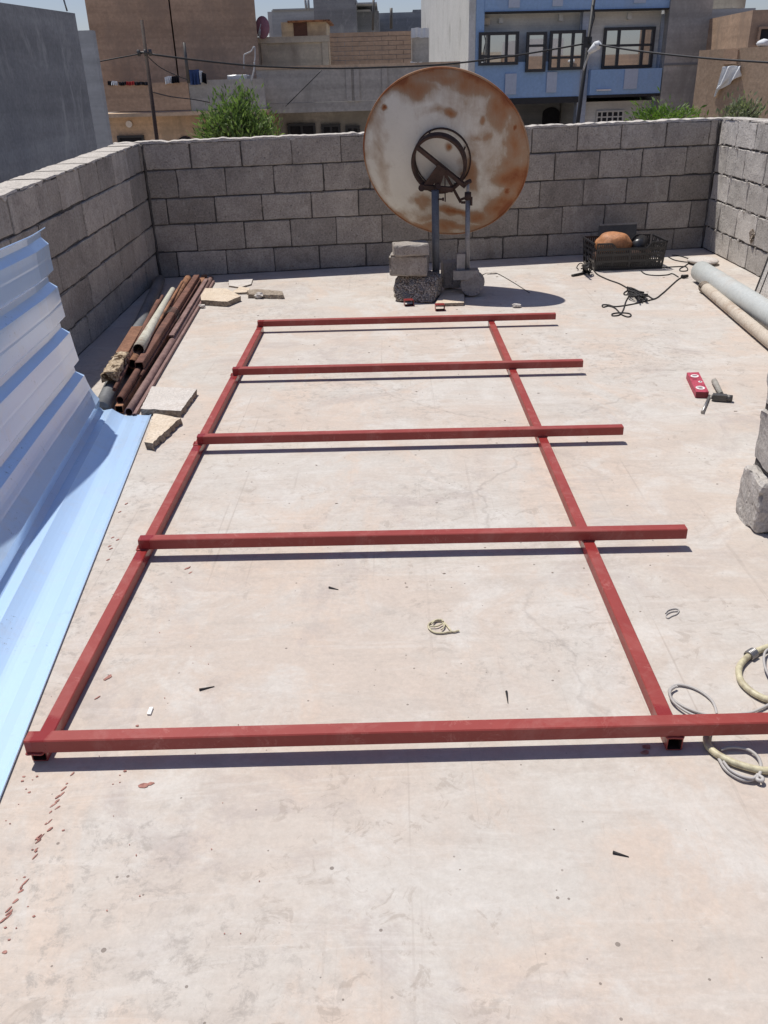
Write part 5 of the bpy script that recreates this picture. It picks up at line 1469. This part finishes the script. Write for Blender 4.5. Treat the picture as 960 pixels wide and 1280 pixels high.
fB.window((657, 40, 682, 90), bl_, 0.004, (), (0.66,), 0.085)
fB.window((686, 38, 730, 87.5), bl_, 0.004, (0.29, 0.66), (0.32,), 0.085)
fB.window((753, 34, 816, 85), bl_, -0.44, (0.30, 0.78), (0.56,), 0.085)
for x0, x1 in ((678, 699), (707, 714)):
    bm = bmesh.new(); a_ = fB.hit(x0, 145, -2.59)[0]; b_ = fB.hit(x1, 145, -2.59)[0]; zt2 = fB.hit(690, 134, -2.59)[1]; n = 14
    vs = [bm.verts.new(fB.o + fB.u * ((a_ + b_) / 2 + (b_ - a_) / 2 * cos(pi * k / n)) + fB.n * -2.57 + Vector((0, 0, zt2 - (b_ - a_) * 0.35 + (b_ - a_) * 0.35 * sin(pi * k / n)))) for k in range(n + 1)]
    vs += [bm.verts.new(fB.o + fB.u * q + fB.n * -2.57 + Vector((0, 0, -2.5))) for q in (a_, b_)]
    f = bm.faces.new(vs); r = bmesh.ops.extrude_face_region(bm, geom=[f])
    for v in [g for g in r['geom'] if isinstance(g, bmesh.types.BMVert)]: v.co -= fB.n * 0.025
    obj('arched_opening', bm, 'void', bl_)
fB.window((744, 138, 778, 170), bl_, -0.495, (0.2, 0.4, 0.6, 0.8), (0.25, 0.5, 0.75), 0.05, mat='recess', glass='void', depth=0.06)
bm = bmesh.new(); fB.box(bm, uE + 0.005, uE + 0.75, GZ, zS - 0.1, -9, -0.3); obj('end_wall', bm, 'blue_grey', bl_)
# white strip light on the balcony wall
bx('strip_lamp', (746, 111.5, 764, 113.5), 0.125, 0.18, 'white')

# --- plain grey house right of it
fg = Facade(W(850, 80, 30.5).x, 30.5)
bm = bmesh.new(); fg.pbox(bm, (832, -25, 884, 150), -8, 0.0, True)
gh = tag(obj('grey_house', bm, 'grey_wall'), 'plain grey windowless wall right of the blue house', 'house')
bm = bmesh.new(); u0, u1, z0, z1 = fg.rect(832, -25, 884, 150)
fg.box(bm, u0 - 0.01, u1 + 0.01, fg.hit(858, 80)[1] - 0.03, fg.hit(858, 80)[1] + 0.03, 0.003, 0.02)
obj('joint_line', bm, 'shutter', gh)
# upper grey house with three dark windows
fr_ = Facade(W(905, 40, 33).x, 33)
bm = bmesh.new(); fr_.pbox(bm, (876, 11, 938, 100), -5, 0.0, True)
rh = tag(obj('grey_house', bm, 'far_grey'), 'grey upper storey with three narrow dark windows at the right', 'house')
for px in ((880, 31, 886.5, 56), (887, 38, 899, 56), (901, 30, 909, 56)): fr_.window(px, rh, 0.004, (), (), 0.05, glass='void')
bm = bmesh.new(); fr_.pbox(bm, (884, -3, 932, 10.6), -5, -1.5); obj('upper_wall', bm, 'beige_render', rh)
mast((921, 21), (915, 62), 31.5, 0.05, 'dark pipe on the grey upper storey at the right')
ft = Facade(W(950, 40, 27).x, 27)
bm = bmesh.new(); ft.pbox(bm, (935, 12, 985, 100), -5, 0.0, True)
th_ = tag(obj('brown_house', bm, 'brown_render'), 'dark brown house with an open window at the right edge', 'house')
ft.window((946, 33, 985, 56), th_, 0.004, (), (), 0.06, mat='brown_render', glass='void')
# tan wall
tA = W(869, 105, 24.5)
yaw_t = radians(-62)
ftan = Facade(tA.x, tA.y, yaw_t)
bm = bmesh.new()
z_l = W(875, 63, 24.5).z; 
uEnd = ftan.hit(975, 100)[0]
ftan.box(bm, 0, uEnd, GZ, z_l, -0.3, 0.0)
tw = tag(obj('tan_wall', bm, 'tan_lit'), 'sunlit tan rendered wall at the right with a white cloth on it', 'wall')
bm = bmesh.new(); u0, u1, z0, z1 = ftan.rect(906, 62, 923, 80); ftan.box(bm, u0, u1, z0, z1 - 0.01, 0.004, 0.05); obj('patch', bm, 'brown_render', tw)
u0, u1, z0, z1 = ftan.rect(897, 83, 928, 121)
bm = bmesh.new(); n, k = 18, 16; rows = []
for j in range(k + 1):
    t = j / k; row = []
    left_ = 0.22 * (1 - t) + (-0.05) * t + 0.0; right_ = 1.0 - 0.75 * max(0, t - 0.45) / 0.55
    for i in range(n + 1):
        s = left_ + (right_ - left_) * i / n
        z = z1 - (z1 - z0) * (t * (1.0 if i < n * 0.5 else 0.75) + 0.04 * noise.noise((s * 4, t * 3, 2)))
        p = ftan.o + ftan.u * (u0 + (u1 - u0) * s) + ftan.n * (0.08 + 0.07 * sin(s * 14 + t * 5)) + Vector((0, 0, z)); row.append(bm.verts.new(p))
    rows.append(row)
for a_, b_ in zip(rows, rows[1:]):
    for i in range(n): bm.faces.new((a_[i], a_[i + 1], b_[i + 1], b_[i]))
o = obj('white_cloth', bm, 'cloth_white', None, True); md = o.modifiers.new('thickness', 'SOLIDIFY'); md.thickness = 0.01
tag(o, 'torn white cloth hanging on the tan wall', 'cloth')
bm = bmesh.new(); us_, _ = ftan.hit(948, 56); sp_ = ftan.o + ftan.u * us_ + ftan.n * -0.15; lump(bm, (sp_.x, sp_.y, z_l + 0.07), 0.12, 0.4, 2, 0, (1.2, 0.8, 0.7), 5)
tag(obj('sack', bm, 'cloth_white', None, True), 'white sack on top of the tan wall at the right edge', 'sack')

# --- poles and wires
YP = 20.0
pl = thing('utility_pole', 'tall thin leaning brown pole in front of the brown house', 'pole', W(197, 178, YP) + Vector((0, 0, -3)))
a_, b_ = W(177, 25, YP), W(196, 173, YP); ext = b_ + (b_ - a_).normalized() * 2.6
bm = bmesh.new(); tube(bm, ext, a_, 0.05, 0.038, seg=10); obj('shaft', bm, 'pole_brown', pl)
bm = bmesh.new(); q = W(181.5, 66, YP); tube(bm, q + Vector((-.16, -.06, .02)), q + Vector((.16, -.06, -.02)), 0.02, seg=8)
for s in (-.12, 0.02, .12): tube(bm, q + Vector((s, -.06, -.06)), q + Vector((s, -.06, .06)), 0.035, seg=8)
obj('insulator', bm, 'steel_dark', pl)
bm = bmesh.new(); tube(bm, W(236, 104, 23.8), W(230, 53, 23.8), 0.045, 0.035, seg=8)
tag(obj('short_pole', bm, 'steel_dark'), 'short dark pole beside the blue trousers on the terrace', 'pole')
lp = thing('street_lamp', 'slim street lamp pole with a white lamp head before the blue house', 'street lamp', W(722, 153, 24) + Vector((0, 0, -2.6)))
a_, b_ = W(743, -6, 24), W(722.5, 150, 24); ext = b_ + (b_ - a_).normalized() * 2.9
bm = bmesh.new(); tube(bm, ext, a_, 0.06, 0.045, seg=10); obj('pole', bm, 'dark_trim', lp)
bm = bmesh.new(); cable(bm, [W(729, 88, 23.9), W(733, 76, 23.8), W(737, 66, 23.6)], 0.025, 5, 6); obj('arm', bm, 'far_white', lp)
bm = bmesh.new(); xa, xb = W(736, 66, 23.6), W(746, 57, 23.5)
tube(bm, xa, xb, 0.05, 0.11, 0, 12); tube(bm, xb, xb + (xb - xa).normalized() * 0.1, 0.11, 0.06, 0, 12); obj('lamp_head', bm, 'cloth_white', lp)
bm = bmesh.new(); q = W(733.5, 53, 23.9); box(bm, (q.x - .1, q.y - .1, q.z - .12), (q.x + .1, q.y - .05, q.z + .12)); obj('junction_box', bm, 'dark_trim', lp)
bm = bmesh.new(); cable(bm, [W(735, 53, 23.8), W(740, 32, 23.8), W(743, 20, 23.8), W(741, 6, 23.8)], 0.018, 5, 5); obj('lead', bm, 'dark_trim', lp)
def span(pts, r, label):
    bm = bmesh.new(); cable(bm, pts, r, 8, 6); tag(obj('overhead_wire', bm, 'dark_trim'), label, 'wire', 'overhead wires across the street')
span([W(182, 67, 20), W(245, 75, 20.4), W(320, 82.5, 21), W(400, 85.3, 21.7), W(470, 84.5, 22.3), W(560, 80, 23), W(650, 68.5, 23.5), W(735, 54, 23.9)], 0.022, 'black overhead wire sagging from the leaning pole to the street lamp')
span([W(735, 54, 23.85), W(800, 64, 22), W(880, 72.5, 20), W(960, 78, 18.3), W(1040, 82, 17)], 0.022, 'black overhead wire running right from the street lamp')
span([W(60, 83, 19), W(112, 78.5, 19.4), W(150, 72, 19.7), W(182, 66, 20)], 0.014, 'pale grey overhead wire left of the leaning pole')

span([W(357, 133, 24.7), W(378, 112, 24.7), W(402, 88, 24.7)], 0.012, 'pale slanting wire across the grey parapet right of the tree')
span([W(190, 115, 20), W(215, 121, 21), W(240, 124, 22), W(262, 128, 23)], 0.012, 'thin dark wire drooping right from halfway up the leaning pole')
span([W(182, 68, 20), W(200, 84, 21), W(222, 95, 22.5), W(236, 100, 23.6)], 0.010, 'thin wire from the leaning pole down to the short pole')
# --- houses on the near side of the street, behind the viewer: they are what the blue house's windows mirror
for x0, x1, h, mt_, lab in ((-14, 6, 3.3, 'tan_render', 'tan house mirrored in the left windows of the blue house'), (6.2, 22, 3.9, 'beige_render', 'beige house mirrored in the right windows of the blue house'),
                            (22.2, 44, 3.5, 'brown_render', 'brown house mirrored in the large right window of the blue house')):
    bm = bmesh.new(); box(bm, (x0, -34, GZ), (x1, -24, h)); hh = obj('mirrored_house', bm, mt_); tag(hh, lab, 'house')
    bm = bmesh.new(); box(bm, (x0 + 3, -33, h + 0.003), (x0 + 7, -27, h + 1.5)); obj('stair_room', bm, 'far_white', hh)

# ------------------------------------------------------------------ plants
def tree(name, label, base, crown, size, nt_, nl, mat, leaf, group=None, seed=1, up=1.0, trunk_r=0.05):
    R = random.Random(seed); crown = Vector(crown); root = thing(name, label, 'tree' if 'tree' in name else 'bush', base, group)
    bm = bmesh.new(); base = Vector(base); fork = crown - Vector((0, 0, size[2] * 0.9))
    cable(bm, [base, base.lerp(fork, .5) + Vector((.1, 0, 0)), fork], trunk_r, 6, 8)
    tips = []
    for k in range(nt_):
        while True:
            v = Vector((R.uniform(-1, 1), R.uniform(-1, 1), R.uniform(-0.9, 1)))
            if v.length < 1: break
        top = 0.75 + 0.4 * noise.noise((v.x * 2.2 + seed, v.y * 2.2, 1.0))
        tip = crown + Vector((v.x * size[0], v.y * size[1], (v.z * top) * size[2]))
        midp = fork.lerp(tip, .5) + Vector((v.x * size[0] * .15, v.y * size[1] * .15, 0.0))
        cable(bm, [fork, midp, tip], max(0.004, trunk_r * 0.16), 3, 4); tips.append((midp, tip))
    obj('trunk', bm, 'bark', root)
    bm = bmesh.new()
    for k in range(nl):
        a_, b_ = tips[R.randrange(len(tips))]; t = R.uniform(0.25, 1.04) ** 0.7
        p = a_.lerp(b_, t) + Vector((R.gauss(0, 1), R.gauss(0, 1), R.gauss(0, 1))) * leaf * 1.1
        d = ((b_ - a_).normalized() * up + Vector((R.uniform(-1, 1), R.uniform(-1, 1), R.uniform(-.5, 1)))).normalized()
        s = d.cross(Vector((R.uniform(-1, 1), R.uniform(-1, 1), R.uniform(-1, 1)))).normalized()
        L_ = leaf * R.uniform(0.7, 1.5); w = L_ * R.uniform(.10, .18)
        q = [p - d * L_ * .5, p + s * w, p + d * L_ * .5, p - s * w]
        bm.faces.new([bm.verts.new(x) for x in q])
    obj('crown', bm, mat, root); return root
tc = W(300, 158, 13.0)
tree('tree', 'feathery green tree crown rising behind the back wall left of the dish', (tc.x, 13.0, GZ), tc, (0.60, 0.55, 0.38), 90, 4300, 'leaf', 0.08, seed=3, up=0.9)
tcb = W(297, 126, 13.0)
tree('tree', 'slender upright green shoots at the top of the feathery tree', (tcb.x, 13.1, GZ), tcb + Vector((0, 0, 0.02)), (0.30, 0.25, 0.36), 30, 560, 'leaf', 0.07, seed=9, up=1.2, trunk_r=0.02)
tree('bush', 'low bright green bush behind the wall below the blue house', (W(838, 150, 10.0).x, 10.0, GZ), W(830, 148, 10.0), (0.40, 0.3, 0.11), 46, 1500, 'leaf_bright', 0.055, seed=5, trunk_r=0.03)
tree('bush', 'dusty grey green plant behind the wall at the right corner', (W(925, 150, 10.2).x, 10.2, GZ), W(926, 142, 10.2), (0.22, 0.2, 0.15), 40, 1100, 'leaf_grey', 0.055, seed=6, up=1.4, trunk_r=0.03)

# ------------------------------------------------------------------ light
el = math.atan(1 / sqrt(0.265 ** 2 + 0.26 ** 2)); az = atan2(-0.265, 0.26)
wd = bpy.data.worlds.new("World"); scene.world = wd; wd.use_nodes = True
nt = wd.node_tree; bg = nt.nodes['Background']
sky = nt.nodes.new('ShaderNodeTexSky'); sky.sky_type = 'NISHITA'; sky.sun_disc = False
sky.sun_elevation = el; sky.sun_rotation = az; sky.altitude = 200; sky.air_density = 1.0; sky.dust_density = 0.8; sky.ozone_density = 3.0
tint = mixc(nt, 1.0, sky.outputs[0], (1.06, 0.97, 1.06), 'MULTIPLY'); nt.links.new(tint, bg.inputs[0]); bg.inputs[1].default_value = 0.078
sd = bpy.data.lights.new('sun', 'SUN'); sd.energy = 4.2; sd.angle = radians(0.55); sd.color = (1.0, 0.96, 0.895)
so = bpy.data.objects.new('sun', sd); COL.objects.link(so)
sv = Vector((-0.265, 0.26, 1.0)).normalized()
so.rotation_euler = sv.to_track_quat('Z', 'Y').to_euler(); so.location = (-4, 4, 14)
scene.view_settings.view_transform = 'Standard'; scene.view_settings.look = 'None'
scene.view_settings.exposure = 0.13; scene.view_settings.gamma = 1.0; scene.view_settings.use_curve_mapping = False
scene.render.engine = 'CYCLES'
scene.cycles.max_bounces = 8
